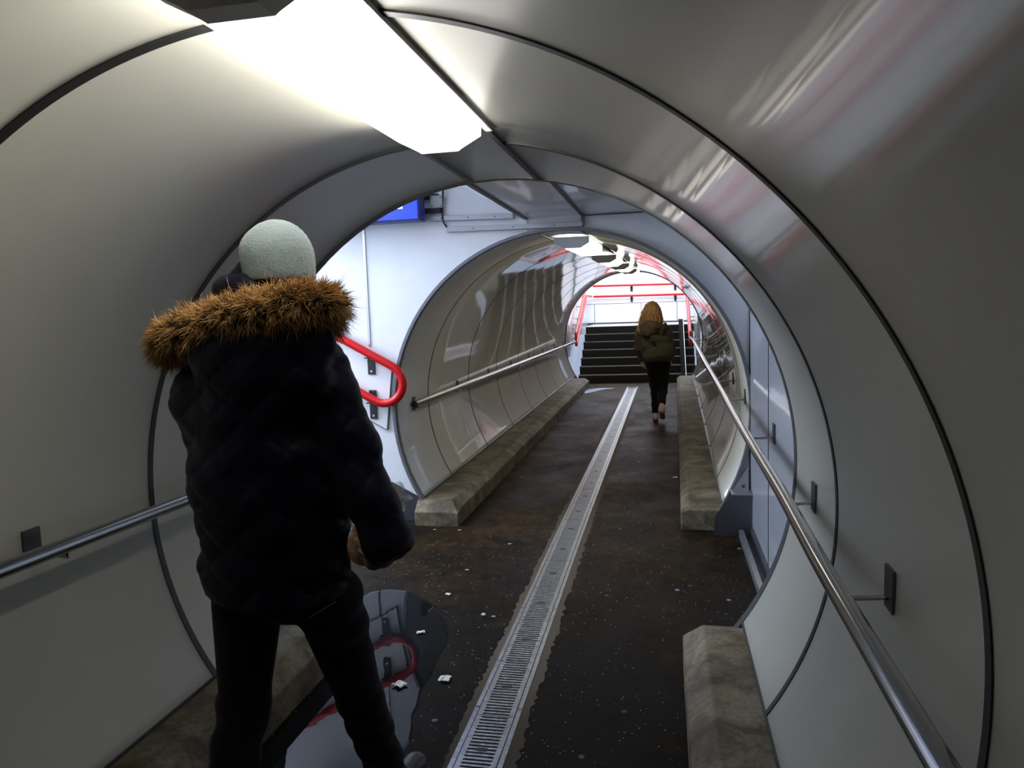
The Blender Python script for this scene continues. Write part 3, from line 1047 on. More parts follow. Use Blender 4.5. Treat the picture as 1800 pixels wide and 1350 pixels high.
class SDF:
    def __init__(s, lo, hi, h):
        s.h = h; s.lo = np.array(lo, float)
        n = np.ceil((np.array(hi) - s.lo) / h).astype(int) + 1
        s.n = n
        s.V = np.full(n, .2, np.float32)
        s.ax = [s.lo[i] + h * np.arange(n[i]) for i in range(3)]

    def _win(s, lo, hi, m):
        sl = []
        for i in range(3):
            a = int(np.floor((lo[i] - m - s.lo[i]) / s.h)); b = int(np.ceil((hi[i] + m - s.lo[i]) / s.h)) + 1
            sl.append(slice(max(a, 0), max(min(b, s.n[i]), 0)))
        G = np.meshgrid(*[s.ax[i][sl[i]] for i in range(3)], indexing='ij')
        return tuple(sl), G

    def _put(s, sl, d, k, op):
        c = s.V[sl]
        if op == 'u':
            if k > 0:
                h = np.clip(.5 + .5 * (c - d) / k, 0, 1)
                s.V[sl] = c * (1 - h) + d * h - k * h * (1 - h)
            else:
                s.V[sl] = np.minimum(c, d)
        elif op == 'd':
            h = np.clip(.5 - .5 * (c + d) / max(k, 1e-6), 0, 1)
            s.V[sl] = c * (1 - h) - d * h + k * h * (1 - h)

    def cone(s, a, b, r1, r2, k=.02, sq=(1, 1, 1), op='u'):
        a = np.array(a, float); b = np.array(b, float)
        rm = max(r1, r2) * max(sq)
        sl, G = s._win(np.minimum(a, b) - rm, np.maximum(a, b) + rm, k + .03)
        if 0 in G[0].shape:
            return s
        q = np.array(sq, float)
        P = [(G[i] - a[i]) / q[i] for i in range(3)]
        ba = (b - a) / q
        L = max((ba ** 2).sum(), 1e-9)
        t = np.clip(sum(P[i] * ba[i] for i in range(3)) / L, 0, 1)
        d = np.sqrt(sum((P[i] - t * ba[i]) ** 2 for i in range(3))) - (r1 + (r2 - r1) * t)
        s._put(sl, d * min(q), k, op)
        return s

    def ell(s, c, r, k=.02, op='u', rot=None):
        c = np.array(c, float); r = np.array(r, float)
        R = np.array(rot) if rot is not None else np.eye(3)
        m = r.max() if rot is not None else r
        sl, G = s._win(c - m, c + m, k + .03)
        if 0 in G[0].shape:
            return s
        D = [G[i] - c[i] for i in range(3)]
        Q = [sum(R[j][i] * D[j] for j in range(3)) for i in range(3)]
        k0 = np.sqrt(sum((Q[i] / r[i]) ** 2 for i in range(3)))
        k1 = np.sqrt(sum((Q[i] / r[i] ** 2) ** 2 for i in range(3))) + 1e-9
        s._put(sl, k0 * (k0 - 1) / k1, k, op)
        return s

    def mod(s, fn):
        G = np.meshgrid(*s.ax, indexing='ij')
        near = np.abs(s.V) < .06
        x, y, z = (g[near] for g in G)
        s.V[near] += fn(x, y, z).astype(np.float32)
        return s

    def cutz(s, z, below=True):
        g = s.ax[2][None, None, :] - z
        s.V = np.maximum(s.V, (-g if below else g).astype(np.float32))
        return s

    def mesh(s, name, mat, parent, relax=1):
        V = s.V; n = np.array(V.shape)
        V[0] = V[-1] = .1; V[:, 0] = V[:, -1] = .1; V[:, :, 0] = V[:, :, -1] = .1
        ins = V < 0
        c = n - 1
        acc = np.zeros((*c, 3), np.float32); cnt = np.zeros(c, np.float32)
        for axis in range(3):
            o = [i for i in range(3) if i != axis]
            slA = [slice(None)] * 3; slB = [slice(None)] * 3
            slA[axis] = slice(0, -1); slB[axis] = slice(1, None)
            A = V[tuple(slA)]; B = V[tuple(slB)]
            ch = (A < 0) != (B < 0)
            t = np.where(ch, A / np.where(ch, A - B, 1), 0)
            for da in (0, 1):
                for db in (0, 1):
                    sl = [slice(None)] * 3
                    sl[o[0]] = slice(da, da + c[o[0]]); sl[o[1]] = slice(db, db + c[o[1]])
                    m = ch[tuple(sl)]; tv = t[tuple(sl)]
                    acc[..., axis] += m * tv
                    acc[..., o[0]] += m * da
                    acc[..., o[1]] += m * db
                    cnt += m
        has = cnt > 0
        idx = -np.ones(c, np.int64); idx[has] = np.arange(has.sum())
        ii = np.argwhere(has)
        pos = s.lo + s.h * (ii + acc[has] / cnt[has][:, None])
        faces = []
        for axis in range(3):
            o = [i for i in range(3) if i != axis]
            slA = [slice(1, -1)] * 3; slB = [slice(1, -1)] * 3
            slA[axis] = slice(0, -1); slB[axis] = slice(1, None)
            A = ins[tuple(slA)]; B = ins[tuple(slB)]
            for flip, mm in ((False, A & ~B), (True, ~A & B)):
                e = np.argwhere(mm)
                if not len(e):
                    continue
                e = e + np.array([0 if i == axis else 1 for i in range(3)])
                q = []
                for da, db in ((-1, -1), (0, -1), (0, 0), (-1, 0)):
                    w = e.copy(); w[:, o[0]] += da; w[:, o[1]] += db
                    q.append(idx[w[:, 0], w[:, 1], w[:, 2]])
                q = np.stack(q, 1)
                if (axis == 1) != flip:
                    q = q[:, ::-1]
                faces.append(q)
        F = np.concatenate(faces)
        # relax
        for _ in range(relax):
            sm = np.zeros_like(pos); ct = np.zeros(len(pos))
            for a, b in ((0, 1), (1, 2), (2, 3), (3, 0)):
                np.add.at(sm, F[:, a], pos[F[:, b]]); np.add.at(ct, F[:, a], 1)
                np.add.at(sm, F[:, b], pos[F[:, a]]); np.add.at(ct, F[:, b], 1)
            pos = pos * .4 + .6 * sm / np.maximum(ct, 1)[:, None]
        me = bpy.data.meshes.new(name)
        me.vertices.add(len(pos)); me.vertices.foreach_set('co', pos.astype(np.float32).ravel())
        me.loops.add(F.size); me.loops.foreach_set('vertex_index', F.astype(np.int32).ravel())
        me.polygons.add(len(F)); me.polygons.foreach_set('loop_start', np.arange(0, F.size, 4, dtype=np.int32))
        me.update(calc_edges=True); me.validate()
        me.polygons.foreach_set('use_smooth', np.ones(len(me.polygons), bool))
        return link(name, me, mat, parent)


def hand(sd, wrist, fdir, palm_n, thumb_side, L=.19, curl=.6, k=.008):
    """palm, four bent fingers of different lengths and a thumb"""
    w = Vector(wrist); f = Vector(fdir).normalized(); nrm = Vector(palm_n); nrm = (nrm - f * nrm.dot(f)).normalized()
    side = f.cross(nrm).normalized() * thumb_side
    kn = w + f * (L * .48)
    for j in range(4):
        off = side * (.030 - .020 * j)
        sd.cone(w + off * .55, kn + off, .016, .013, k)
        ln = L * (.46, .52, .49, .38)[j]
        p = kn + off
        a = curl * .5
        for seg, fr in enumerate((.45, .30, .25)):
            a += curl * (.75, 1, .8)[seg] * .6
            q = p + (f * math.cos(a) + nrm * math.sin(a)) * (ln * fr)
            sd.cone(p, q, (.0095, .0088, .008)[seg], (.0088, .008, .007)[seg], .004)
            p = q
    p = w + f * (L * .16) + side * .028
    q = p + (f * .55 + side * .75 + nrm * .25).normalized() * (L * .20)
    r_ = q + (f * .9 + side * .1 + nrm * .6).normalized() * (L * .17)
    sd.cone(w + f * .02, p, .02, .014, k); sd.cone(p, q, .013, .011, .006); sd.cone(q, r_, .0105, .008, .004)


def cloth_mat(name, col, rough=.8, bscale=220, bstr=.3, sheen=.2, wr=.4):
    m, nt, b, N, L = nmat(name)
    p = objco(N)
    n1 = noise(N, L, bscale, 2, .5, p); n2 = noise(N, L, 14, 5, .6, p, .4)
    c = ramp(N, L, n2.outputs[0], [(.3, tuple(x * .7 for x in col)), (.7, tuple(x * 1.2 for x in col))])
    L.new(c.outputs[0], b.inputs['Base Color'])
    b.inputs['Roughness'].default_value = rough
    b.inputs['Sheen Weight'].default_value = sheen
    b.inputs['Specular IOR Level'].default_value = .16
    ad = N.new('ShaderNodeMath'); ad.operation = 'MULTIPLY_ADD'; ad.inputs[1].default_value = 6.
    L.new(n2.outputs[0], ad.inputs[0]); L.new(n1.outputs[0], ad.inputs[2])
    bump(N, L, b, ad.outputs[0], bstr, .004 * wr * 2)
    return m


def knit_mat(name, col):
    m, nt, b, N, L = nmat(name)
    p = objco(N)
    mp = N.new('ShaderNodeMapping'); mp.inputs['Scale'].default_value = (1, 1, .45); L.new(p, mp.inputs[0])
    v = N.new('ShaderNodeTexVoronoi'); v.inputs['Scale'].default_value = 330; L.new(mp.outputs[0], v.inputs['Vector'])
    n2 = noise(N, L, 18, 3, .5, p)
    c = ramp(N, L, n2.outputs[0], [(.3, tuple(x * .88 for x in col)), (.7, col)])
    L.new(c.outputs[0], b.inputs['Base Color'])
    b.inputs['Roughness'].default_value = .95; b.inputs['Sheen Weight'].default_value = .4
    b.inputs['Specular IOR Level'].default_value = .1
    bump(N, L, b, v.outputs['Distance'], .5, .003)
    return m


def strand_mat(name, dark, light, tipdark=None):
    m, nt, b, N, L = nmat(name)
    at = N.new('ShaderNodeAttribute'); at.attribute_name = 'tone'; at.attribute_type = 'GEOMETRY'
    st_ = [(0, dark), (1, light)] if tipdark is None else [(0, dark), (.35, tuple(.5 * (a + c) for a, c in zip(dark, light))), (.8, light), (1, tipdark)]
    c = ramp(N, L, at.outputs['Fac'], st_)
    L.new(c.outputs[0], b.inputs['Base Color'])
    b.inputs['Roughness'].default_value = .5
    b.inputs['Specular IOR Level'].default_value = .35
    return m


def strands(name, roots, dirs, length, width, mat, parent, seg=3, droop=0., curl=.0, tone=None):
    """many thin tapering hairs as one mesh"""
    n = len(roots)
    roots = np.asarray(roots); dirs = np.asarray(dirs)
    dirs = dirs / np.linalg.norm(dirs, axis=1)[:, None]
    ref = rng.normal(size=(n, 3)); sd = np.cross(dirs, ref); sd /= np.linalg.norm(sd, axis=1)[:, None]
    sd2 = np.cross(dirs, sd)
    V = np.zeros((n, seg, 3, 3)); T = np.zeros((n, seg, 3))
    bend = sd * rng.normal(0, curl, (n, 1)) + sd2 * rng.normal(0, curl, (n, 1))
    ln = length * rng.uniform(.6, 1.15, n)
    tn_ = rng.uniform(-.12, .12, n) if tone is None else tone
    for j in range(seg):
        t = j / seg
        c = roots + dirs * (ln * t)[:, None] + bend * (ln * t * t)[:, None]
        c[:, 2] -= droop * ln * t * t
        w = width * (1 - t * .8)
        for q in range(3):
            a = 2 * PI * q / 3
            V[:, j, q] = c + (sd * math.cos(a) + sd2 * math.sin(a)) * w
            T[:, j, q] = np.clip(t + tn_, 0, 1)
    tip = roots + dirs * ln[:, None] + bend * ln[:, None]
    tip[:, 2] -= droop * ln
    verts = np.concatenate([V.reshape(n, -1, 3), tip[:, None]], 1)
    tones = np.concatenate([T.reshape(n, -1), np.clip(1 + tn_, 0, 1)[:, None]], 1)
    per = seg * 3 + 1
    f = []
    for j in range(seg - 1):
        for q in range(3):
            q2 = (q + 1) % 3
            f += [(j * 3 + q, j * 3 + q2, (j + 1) * 3 + q2), (j * 3 + q, (j + 1) * 3 + q2, (j + 1) * 3 + q)]
    for q in range(3):
        f.append(((seg - 1) * 3 + q, (seg - 1) * 3 + (q + 1) % 3, per - 1))
    F = (np.array(f)[None] + (np.arange(n) * per)[:, None, None]).reshape(-1, 3)
    me = bpy.data.meshes.new(name)
    P = verts.reshape(-1, 3)
    me.vertices.add(len(P)); me.vertices.foreach_set('co', P.astype(np.float32).ravel())
    me.loops.add(F.size); me.loops.foreach_set('vertex_index', F.astype(np.int32).ravel())
    me.polygons.add(len(F)); me.polygons.foreach_set('loop_start', np.arange(0, F.size, 3, dtype=np.int32))
    me.update(calc_edges=True)
    me.polygons.foreach_set('use_smooth', np.ones(len(F), bool))
    a = me.attributes.new('tone', 'FLOAT', 'POINT'); a.data.foreach_set('value', tones.astype(np.float32).ravel())
    return link(name, me, mat, parent)


NAVY = cloth_mat('navy_quilted_nylon', (.003, .004, .017), .5, 260, .25, .03)
JEANS = cloth_mat('dark_denim', (.003, .004, .010), .85, 420, .3, .1)
BLACKCL = cloth_mat('black_trouser_cloth', (.006, .006, .007), .85, 300, .25, .1)
OLIVE_J = cloth_mat('brown_olive_jacket', (.075, .060, .044), .7, 200, .25, .1)
OLIVE_B = cloth_mat('olive_canvas', (.060, .060, .030), .8, 260, .35, .1)
KNIT = knit_mat('pale_grey_knit', (.27, .33, .34))
SHOE = plain('black_leather', (.008, .008, .009), .4)
SOLE = plain('dark_rubber_sole', (.02, .02, .02), .7)
PINK = plain('dusty_pink_trainer', (.62, .38, .40), .6)
PSOLE = plain('pale_pink_sole', (.32, .20, .19), .6)

# ------------------------------------------------------------------ the man
YM = 1.75
man = thing('person', 'person in navy parka with fur hood and pale grey beanie, walking away in the foreground', 'person', (-.32, YM, 0))
V3 = lambda p: np.array(p, float)
shL = px(356, 690, YM); shR = px(562, 655, YM - .01)
elR = px(678, 945, YM - .06); wrR = px(664, 978, 2.0)
neck = px(475, 545, YM + .01); headc = px(490, 462, YM + .02)
hipL = px(436, 1055, YM - .02); hipR = px(576, 1050, YM + .03)
knL = px(430, 1235, YM - .03); anL = Vector((knL.x - .01, YM - .23, .13))
knR = px(634, 1230, YM + .20); anR = px(692, 1392, YM + .38)
elL = shL + Vector((-.02, .10, -.30)); wrL = elL + Vector((.14, .20, .02))
lo = (-.80, 1.25, -.02); hi = (.25, 2.55, 1.95)

B = SDF(lo, hi, .006)
B.ell(headc + Vector((0, .0, -.005)), (.073, .086, .094), .01)
B.ell(headc + Vector((0, .045, -.075)), (.052, .05, .06), .03)            # jaw
B.cone(headc + Vector((0, .095, -.005)), headc + Vector((0, .112, -.045)), .009, .014, .012)   # nose
for sx in (-1, 1):
    B.ell(headc + Vector((sx * .078, .0, -.025)), (.010, .018, .032), .006)       # ears
    B.ell(headc + Vector((sx * .030, .092, .0)), (.014, .010, .009), .006, 'd')   # eye sockets
    B.ell(headc + Vector((sx * .030, .084, .0)), (.0125, .0125, .0125), .003)     # eyes
B.ell(headc + Vector((0, .094, -.078)), (.024, .007, .005), .004, 'd')
B.ell(headc + Vector((0, .096, -.084)), (.020, .008, .006), .006)                 # mouth
B.cone(headc + Vector((0, -.01, -.06)), neck + Vector((0, 0, -.05)), .058, .066, .03)
chest = (shL + shR) / 2 + Vector((0, 0, -.10)); pel = (hipL + hipR) / 2 + Vector((0, 0, .06))
B.cone(chest, pel, .125, .115, .05, (1.15, .8, 1))
B.cone(shL, shR, .055, .055, .05)
for s_, e_, w_ in ((shL, elL, wrL), (shR, elR, wrR)):
    B.cone(s_, e_, .05, .04, .03); B.cone(e_, w_, .04, .027, .02)
for h_, k_, a_ in ((hipL, knL, anL), (hipR, knR, anR)):
    B.cone(h_, k_, .075, .052, .04); B.cone(k_, a_, .05, .034, .02)
    B.cone(a_ + Vector((0, -.03, -.03)), a_ + Vector((0, .14, -.07)), .035, .03, .03)
hand(B, wrR, (-.20, .95, -.10), (-.15, .1, 1), -1, curl=.6)
hand(B, wrL, (.9, .45, -.15), (-.3, .9, 0), 1, curl=.9)
B.mesh('body', MATS['skin'], man, 1)

J = SDF(lo, hi, .0075)
hemz = px(500, 1022, YM).z
mid = px(470, 850, YM)
cx0 = px(472, 860, YM).x
J.cone((cx0 + .005, YM, hemz - .03), (cx0 + .01, YM, 1.20), .200, .205, .03, (1, .72, 1))
J.cone((cx0 + .01, YM, 1.18), ((shL.x + shR.x) / 2, YM, 1.40), .205, .17, .05, (1, .72, 1))
J.cone(shL + Vector((.05, 0, -.03)), shR + Vector((-.04, 0, -.03)), .088, .088, .07)
J.cone(neck + Vector((0, 0, -.03)), chest, .075, .12, .08)
J.cone(neck + Vector((-.01, .01, -.06)), px(468, 516, YM + .02), .105, .100, .04)
J.cone(shR, elR, .082, .062, .03); J.cone(elR, wrR + (elR - wrR) * .1, .062, .046, .02)
J.cone(shL, elL, .080, .066, .04); J.cone(elL, wrL, .064, .05, .03)
# hood lying on the back
J.ell(px(455, 610, YM - .10), (.20, .075, .10), .06)
J.ell(px(465, 655, YM - .12), (.15, .05, .10), .06)
J.cutz(hemz - .03)
J.cone((cx0 + .01, YM, hemz - .10), (cx0 + .01, YM, hemz - .02), .170, .170, .008, (1, .68, 1), 'd')


def quilt(x, y, z):
    u = x * .9 + (y - YM) * .35; v = z
    a = np.abs(((u + v) / .085) % 1 - .5) * .085; b = np.abs(((u - v) / .085) % 1 - .5) * .085
    d = np.minimum(a, b)
    g = .0042 * np.exp(-(d / .007) ** 2)
    fold = .0045 * np.sin(z * 55 + np.sin(x * 13) * 2.2) * np.sin(x * 21 + z * 9) + .0035 * np.sin((x * .5 + z) * 30 + y * 20)
    return g + fold


J.mod(quilt)
J.mesh('parka', NAVY, man, 1)

T = SDF(lo, hi, .0075)
T.cone(pel + Vector((0, 0, .05)), pel + Vector((0, 0, .02)), .15, .14, .03, (1.05, .82, 1))
for h_, k_, a_, r_ in ((hipL, knL, anL, 1), (hipR, knR, anR, 1)):
    T.cone(h_, k_, .092, .064, .012); T.cone(k_, a_ + Vector((0, 0, .02)), .068, .058, .02)
T.mod(lambda x, y, z: .004 * np.sin(z * 60 + x * 25 + np.sin(y * 30)) * (np.sin(z * 11 + x * 8) > 0))
T.cutz(.07)
tro = T.mesh('trousers', JEANS, man, 1)
# pale pocket stitching
THR = plain('grey_thread', (.12, .12, .15), .8)
for (ua, va, ub, vb) in ((545, 1085, 590, 1058), (452, 1078, 449, 1074)):
    th = MB(); th.tube([px(ua, va, YM - .118), px(ub, vb, YM - .112)], .0012, 6)
    th.build('pocket_stitching', THR, tro)

for a_, tilt, yw in ((anL, .0, 0), (anR, .0, .05)):
    F_ = SDF((a_.x - .12, a_.y - .16, -.005), (a_.x + .12, a_.y + .30, a_.z + .16), .006)
    F_.cone((a_.x, a_.y, a_.z + .03), (a_.x, a_.y - .01, .065), .05, .052, .02)
    F_.cone((a_.x, a_.y - .02, .055), (a_.x + yw * .3, a_.y + .17, .045), .046, .044, .02, (1, 1, .9))
    F_.cutz(.022)
    sh = F_.mesh('shoe', SHOE, man, 1)
    Q = SDF((a_.x - .12, a_.y - .16, -.02), (a_.x + .12, a_.y + .30, .06), .005)
    Q.cone((a_.x, a_.y - .02, .03), (a_.x + yw * .3, a_.y + .17, .03), .053, .052, .01)
    Q.cutz(.003); Q.cutz(.024, False)
    Q.mesh('sole', SOLE, sh, 1)

H = SDF((-.48, 1.5, 1.5), (0, 2.05, 1.95), .005)
hc = px(489, 455, YM)
H.cone(hc + Vector((0, 0, -.04)), hc + Vector((0, .005, .0)), .0865, .0850, .02, (1, 1.12, 1))
H.ell(hc + Vector((-.004, .0, .018)), (.077, .090, .076), .03)
H.mod(lambda x, y, z: .0012 * np.sin(np.arctan2(y - hc.y, x - hc.x) * 60) + .002 * np.sin(z * 45 + x * 18))
H.cutz(hc.z - .055)
H.cone(hc + Vector((0, 0, -.15)), hc + Vector((0, 0, -.04)), .078, .076, .005, (1, 1.12, 1), 'd')
H.mesh('beanie', KNIT, man, 1)

C_ = SDF((-.60, 1.45, 1.45), (.05, 2.05, 1.78), .006)
nc = px(468, 512, YM + .01)
for i in range(20):
    a = 2 * PI * i / 20; a2 = 2 * PI * (i + 1) / 20
    f = lambda t: (nc.x - .015 + .088 * math.cos(t), YM + .01 + .085 * math.sin(t), nc.z - .002 - .016 * math.cos(t) + .012 * math.sin(3 * t))
    C_.cone(f(a), f(a2), .030, .030, .012)
C_.mod(lambda x, y, z: .003 * np.sin(z * 90 + x * 40))
C_.mesh('scarf', NAVY, man, 1)

# fur edge of the hood
FUR = strand_mat('tawny_fur', (.012, .006, .003), (.95, .56, .20), (.40, .20, .07))
fp = [px(360, 630, YM + .10), px(306, 612, YM + .02), px(292, 597, YM - .05), px(330, 577, YM - .11), px(390, 556, YM - .15), px(460, 541, YM - .165),
      px(525, 531, YM - .15), px(570, 530, YM - .10), px(578, 545, YM - .02), px(560, 570, YM + .08)]
fpath = smooth_path(fp, 8)
mb = MB(); mb.tube(fpath, .030, 14)
fb = mb.build('fur_trim', plain('fur_backing', (.05, .028, .012), .9), man)
P = np.array([tuple(p) for p in fpath])
nc_, per_ = 2300, 8
n = nc_ * per_
seg = rng.integers(0, len(P) - 1, nc_); t = rng.uniform(0, 1, nc_)[:, None]
c = P[seg] * (1 - t) + P[seg + 1] * t
tg = P[seg + 1] - P[seg]; tg /= np.linalg.norm(tg, axis=1)[:, None]
rd = rng.normal(size=(nc_, 3)); rd -= tg * (rd * tg).sum(1)[:, None]; rd /= np.linalg.norm(rd, axis=1)[:, None]
dirs = rd + tg * rng.normal(0, .55, (nc_, 1)) + np.array([.12, -.05, .08])
tone = rng.normal(0, .22, nc_) + .20 * np.sin(c[:, 0] * 30 + rd[:, 2] * 3) * np.sin(c[:, 0] * 71 + rd[:, 1] * 4) - .06 + .24 * rd[:, 2]  # upward hairs toned lighter, lower ones darker: overhead lamp light put into the colour
for e_, tb_ in ((0, 1), (len(P) - 1, len(P) - 2)):
    q_ = rng.integers(0, nc_, 90); ax = P[e_] - P[tb_]; ax = ax / np.linalg.norm(ax)
    c[q_] = P[e_]; dirs[q_] = ax + rd[q_] * rng.uniform(0, 1.2, (90, 1))
dirs /= np.linalg.norm(dirs, axis=1)[:, None]
ln_ = .042 * (1 + rng.normal(0, .22, nc_).clip(-.4, .5))
root = np.repeat(c + rd * .024, per_, 0)
jit = rng.normal(0, .0065, (n, 3))
tip = np.repeat(c + rd * .024 + dirs * ln_[:, None], per_, 0) + jit * .45
rt = root + jit
strands('fur_hair', rt, tip - rt, np.linalg.norm(tip - rt, axis=1), .0012, FUR, fb, 3, .25, .22, np.repeat(tone, per_) + rng.normal(0, .06, n))

# bag of bread carried in front
bc = px(650, 945, 2.08)
BAG = None
m, nt, b_, N, L = nmat('clear_crinkled_plastic')
tr_ = N.new('ShaderNodeBsdfTransparent'); gl = N.new('ShaderNodeBsdfGlossy'); mx = N.new('ShaderNodeMixShader')
gl.inputs['Roughness'].default_value = .12; gl.inputs[0].default_value = (.95, .95, 1, 1)
df = N.new('ShaderNodeBsdfDiffuse'); df.inputs[0].default_value = (.75, .76, .8, 1); mx2 = N.new('ShaderNodeMixShader'); mx2.inputs[0].default_value = .5
L.new(gl.outputs[0], mx2.inputs[1]); L.new(df.outputs[0], mx2.inputs[2])
n1 = noise(N, L, 22, 4, .6, objco(N), 1.)
rf_ = ramp(N, L, n1.outputs[0], [(.42, .06), (.66, .7)])
L.new(rf_.outputs[0], mx.inputs[0]); L.new(tr_.outputs[0], mx.inputs[1]); L.new(mx2.outputs[0], mx.inputs[2])
bpn = N.new('ShaderNodeBump'); bpn.inputs['Distance'].default_value = .02; L.new(n1.outputs[0], bpn.inputs['Height']); L.new(bpn.outputs[0], gl.inputs['Normal'])
L.new(mx.outputs[0], N['Material Output'].inputs[0])
BAGM = m
G = SDF((bc.x - .22, bc.y - .15, bc.z - .2), (bc.x + .22, bc.y + .17, bc.z + .26), .006)
G.cone(bc + Vector((-.02, .01, -.03)), bc + Vector((.02, .01, .06)), .068, .062, .02, (1, .75, 1))
G.cone(bc + Vector((.02, .01, .06)), px(697, 872, 2.12), .058, .042, .02, (1, .5, 1))
G.mod(lambda x, y, z: .005 * np.sin(x * 90 + z * 60) * np.sin(z * 70 - x * 35) + .003 * np.sin(z * 160 + x * 50))
tag(G.mesh('plastic_bag', BAGM, None, 0), 'crinkled clear plastic bag held in front of the man in the navy parka', 'bag')
G = SDF((bc.x - .15, bc.y - .15, bc.z - .2), (bc.x + .15, bc.y + .15, bc.z + .2), .006)
G.cone(bc + Vector((-.022, .01, -.035)), bc + Vector((.012, .01, .035)), .058, .054, .02, (1, .75, 1))
tag(G.mesh('bread_loaf', cloth_mat('bread_crust', (.95, .48, .15), .6, 90, .4, 0), None, 1), 'golden brown bread loaf inside the clear plastic bag', 'bread')

# ------------------------------------------------------------------ the woman
YG = 9.98
gz = far(0, YG, 0)[2]
wm = thing('person', 'person with long auburn hair, dark jacket and olive shoulder bag walking to the far steps', 'person', (.60, YG, gz))
q = lambda u, v, dy=0: px(u, v, YG + dy)
hd = q(1146, 545, .01); nk = q(1147, 566); wsL = q(1127, 584); wsR = q(1172, 584)
weL = q(1121, 612, .03); weR = q(1181, 617, -.02); wwL = q(1128, 634, .12); wwR = q(1177, 640, .10)
whL = q(1147, 640); whR = q(1166, 640)
wkL = q(1153, 690, .06); wkR = q(1164, 688, .02)
waL = Vector((q(1152, 730).x, YG + .03, gz + .085)); waR = q(1163, 716, -.22)
lo = (.10, YG - .6, gz - .02); hi = (1.10, YG + .6, 1.80)
B = SDF(lo, hi, .008)
B.ell(hd, (.068, .085, .105), .01); B.ell(hd + Vector((0, .04, -.065)), (.046, .045, .055), .03)
B.cone(hd + Vector((0, .085, -.01)), hd + Vector((0, .10, -.04)), .008, .012, .01)
for sx in (-1, 1):
    B.ell(hd + Vector((sx * .028, .078, .005)), (.013, .012, .011), .004)
    B.ell(hd + Vector((sx * .07, 0, -.02)), (.01, .016, .028), .006)
B.cone(hd + Vector((0, -.005, -.06)), nk + Vector((0, 0, -.05)), .045, .055, .03)
wch = (wsL + wsR) / 2 + Vector((0, 0, -.08)); wpl = (whL + whR) / 2 + Vector((0, 0, .05))
B.cone(wch, wpl, .105, .11, .05, (1.1, .8, 1)); B.cone(wsL, wsR, .045, .045, .04)
for s_, e_, w_ in ((wsL, weL, wwL), (wsR, weR, wwR)):
    B.cone(s_, e_, .042, .034, .02); B.cone(e_, w_, .034, .024, .02)
for h_, k_, a_ in ((whL, wkL, waL), (whR, wkR, waR)):
    B.cone(h_, k_, .07, .046, .03); B.cone(k_, a_, .044, .030, .02)
B.cone(waL, waL + Vector((0, .13, -.045)), .033, .026, .02); B.cone(waR, waR + Vector((0, .10, -.12)), .033, .028, .02)
hand(B, wwL, (.1, .6, -.7), (1, 0, 0), 1, .17, .6); hand(B, wwR, (-.1, .6, -.7), (-1, 0, 0), -1, .17, .6)
B.mesh('body', plain('pale_skin', (.62, .40, .31), .5), wm, 1)
J = SDF(lo, hi, .010)
jb_ = q(1157, 632).z
J.cone((wpl.x - .01, YG, jb_ - .03), (wch.x, YG, wch.z - .05), .165, .155, .04, (1.05, .75, 1))
J.cone((wch.x, YG, wch.z - .08), nk + Vector((0, 0, -.06)), .165, .07, .06, (1.1, .75, 1))
J.cone(wsL, wsR, .072, .072, .05)
for s_, e_, w_ in ((wsL, weL, wwL), (wsR, weR, wwR)):
    J.cone(s_, e_, .066, .054, .03); J.cone(e_, w_, .054, .042, .02)
J.cutz(jb_ - .03)
J.mod(lambda x, y, z: .005 * np.sin(z * 45 + np.sin(x * 12) * 2) * np.sin(x * 20 + 1))
J.mesh('jacket', OLIVE_J, wm, 1)
HD = SDF(lo, hi, .009)
HD.ell(q(1143, 573, -.13), (.150, .09, .085), .03); HD.ell(q(1140, 582, -.15), (.10, .07, .075), .04)
HD.ell(q(1147, 563, -.10), (.105, .06, .05), .03, 'd')
HD.mod(lambda x, y, z: .004 * np.sin((x + z) * 60) * np.sin((x - z) * 40))
HD.mesh('hood', cloth_mat('brown_hood', (.13, .088, .06), .7, 200, .25, .1), wm, 1)
T = SDF(lo, hi, .010)
T.cone(wpl, wpl + Vector((0, 0, -.06)), .145, .14, .03, (1.08, .8, 1))
for h_, k_, a_, e_ in ((whL, wkL, waL, .05), (whR, wkR, waR, .09)):
    T.cone(h_, k_, .092, .068, .03)
    T.cone(k_, a_ + (k_ - a_).normalized() * e_, .066, .052, .02)
T.mod(lambda x, y, z: .003 * np.sin(z * 50 + x * 20))
T.mesh('trousers', BLACKCL, wm, 1)
for a_, d in ((waL, Vector((0, .19, -.045))), (waR, Vector((.01, .13, -.145)))):
    t_ = a_ + d
    up = Vector((0, -d.z, d.y)).normalized()
    F_ = SDF((a_.x - .12, a_.y - .2, gz - .03), (a_.x + .14, a_.y + .32, a_.z + .1), .007)
    F_.cone(a_ + Vector((0, -.01, -.028)), t_ + up * .012, .040, .036, .02); F_.cone(a_ + Vector((0, -.012, .0)), a_ + Vector((0, -.02, -.04)), .038, .04, .02)
    F_.cutz(gz + .012)
    sh = F_.mesh('shoe', PINK, wm, 1)
    Q = SDF((a_.x - .12, a_.y - .2, gz - .03), (a_.x + .14, a_.y + .32, a_.z + .1), .007)
    Q.cone(a_ + Vector((0, -.02, -.052)), t_ - up * .018, .037, .035, .01, (1, 1, .55))
    Q.cutz(gz + .002)
    Q.mesh('sole', PSOLE, sh, 1)
HAIR = strand_mat('auburn_hair', (.26, .11, .035), (1., .62, .24))
K = SDF(lo, hi, .008)
K.ell(hd + Vector((0, -.012, .018)), (.093, .104, .098), .02)
K.cone(hd + Vector((-.01, -.03, -.02)), q(1144, 566, -.10), .088, .11, .03, (1, .62, 1))
K.cone(q(1140, 562, -.09), q(1131, 574, -.12), .075, .045, .03, (1, .6, 1))
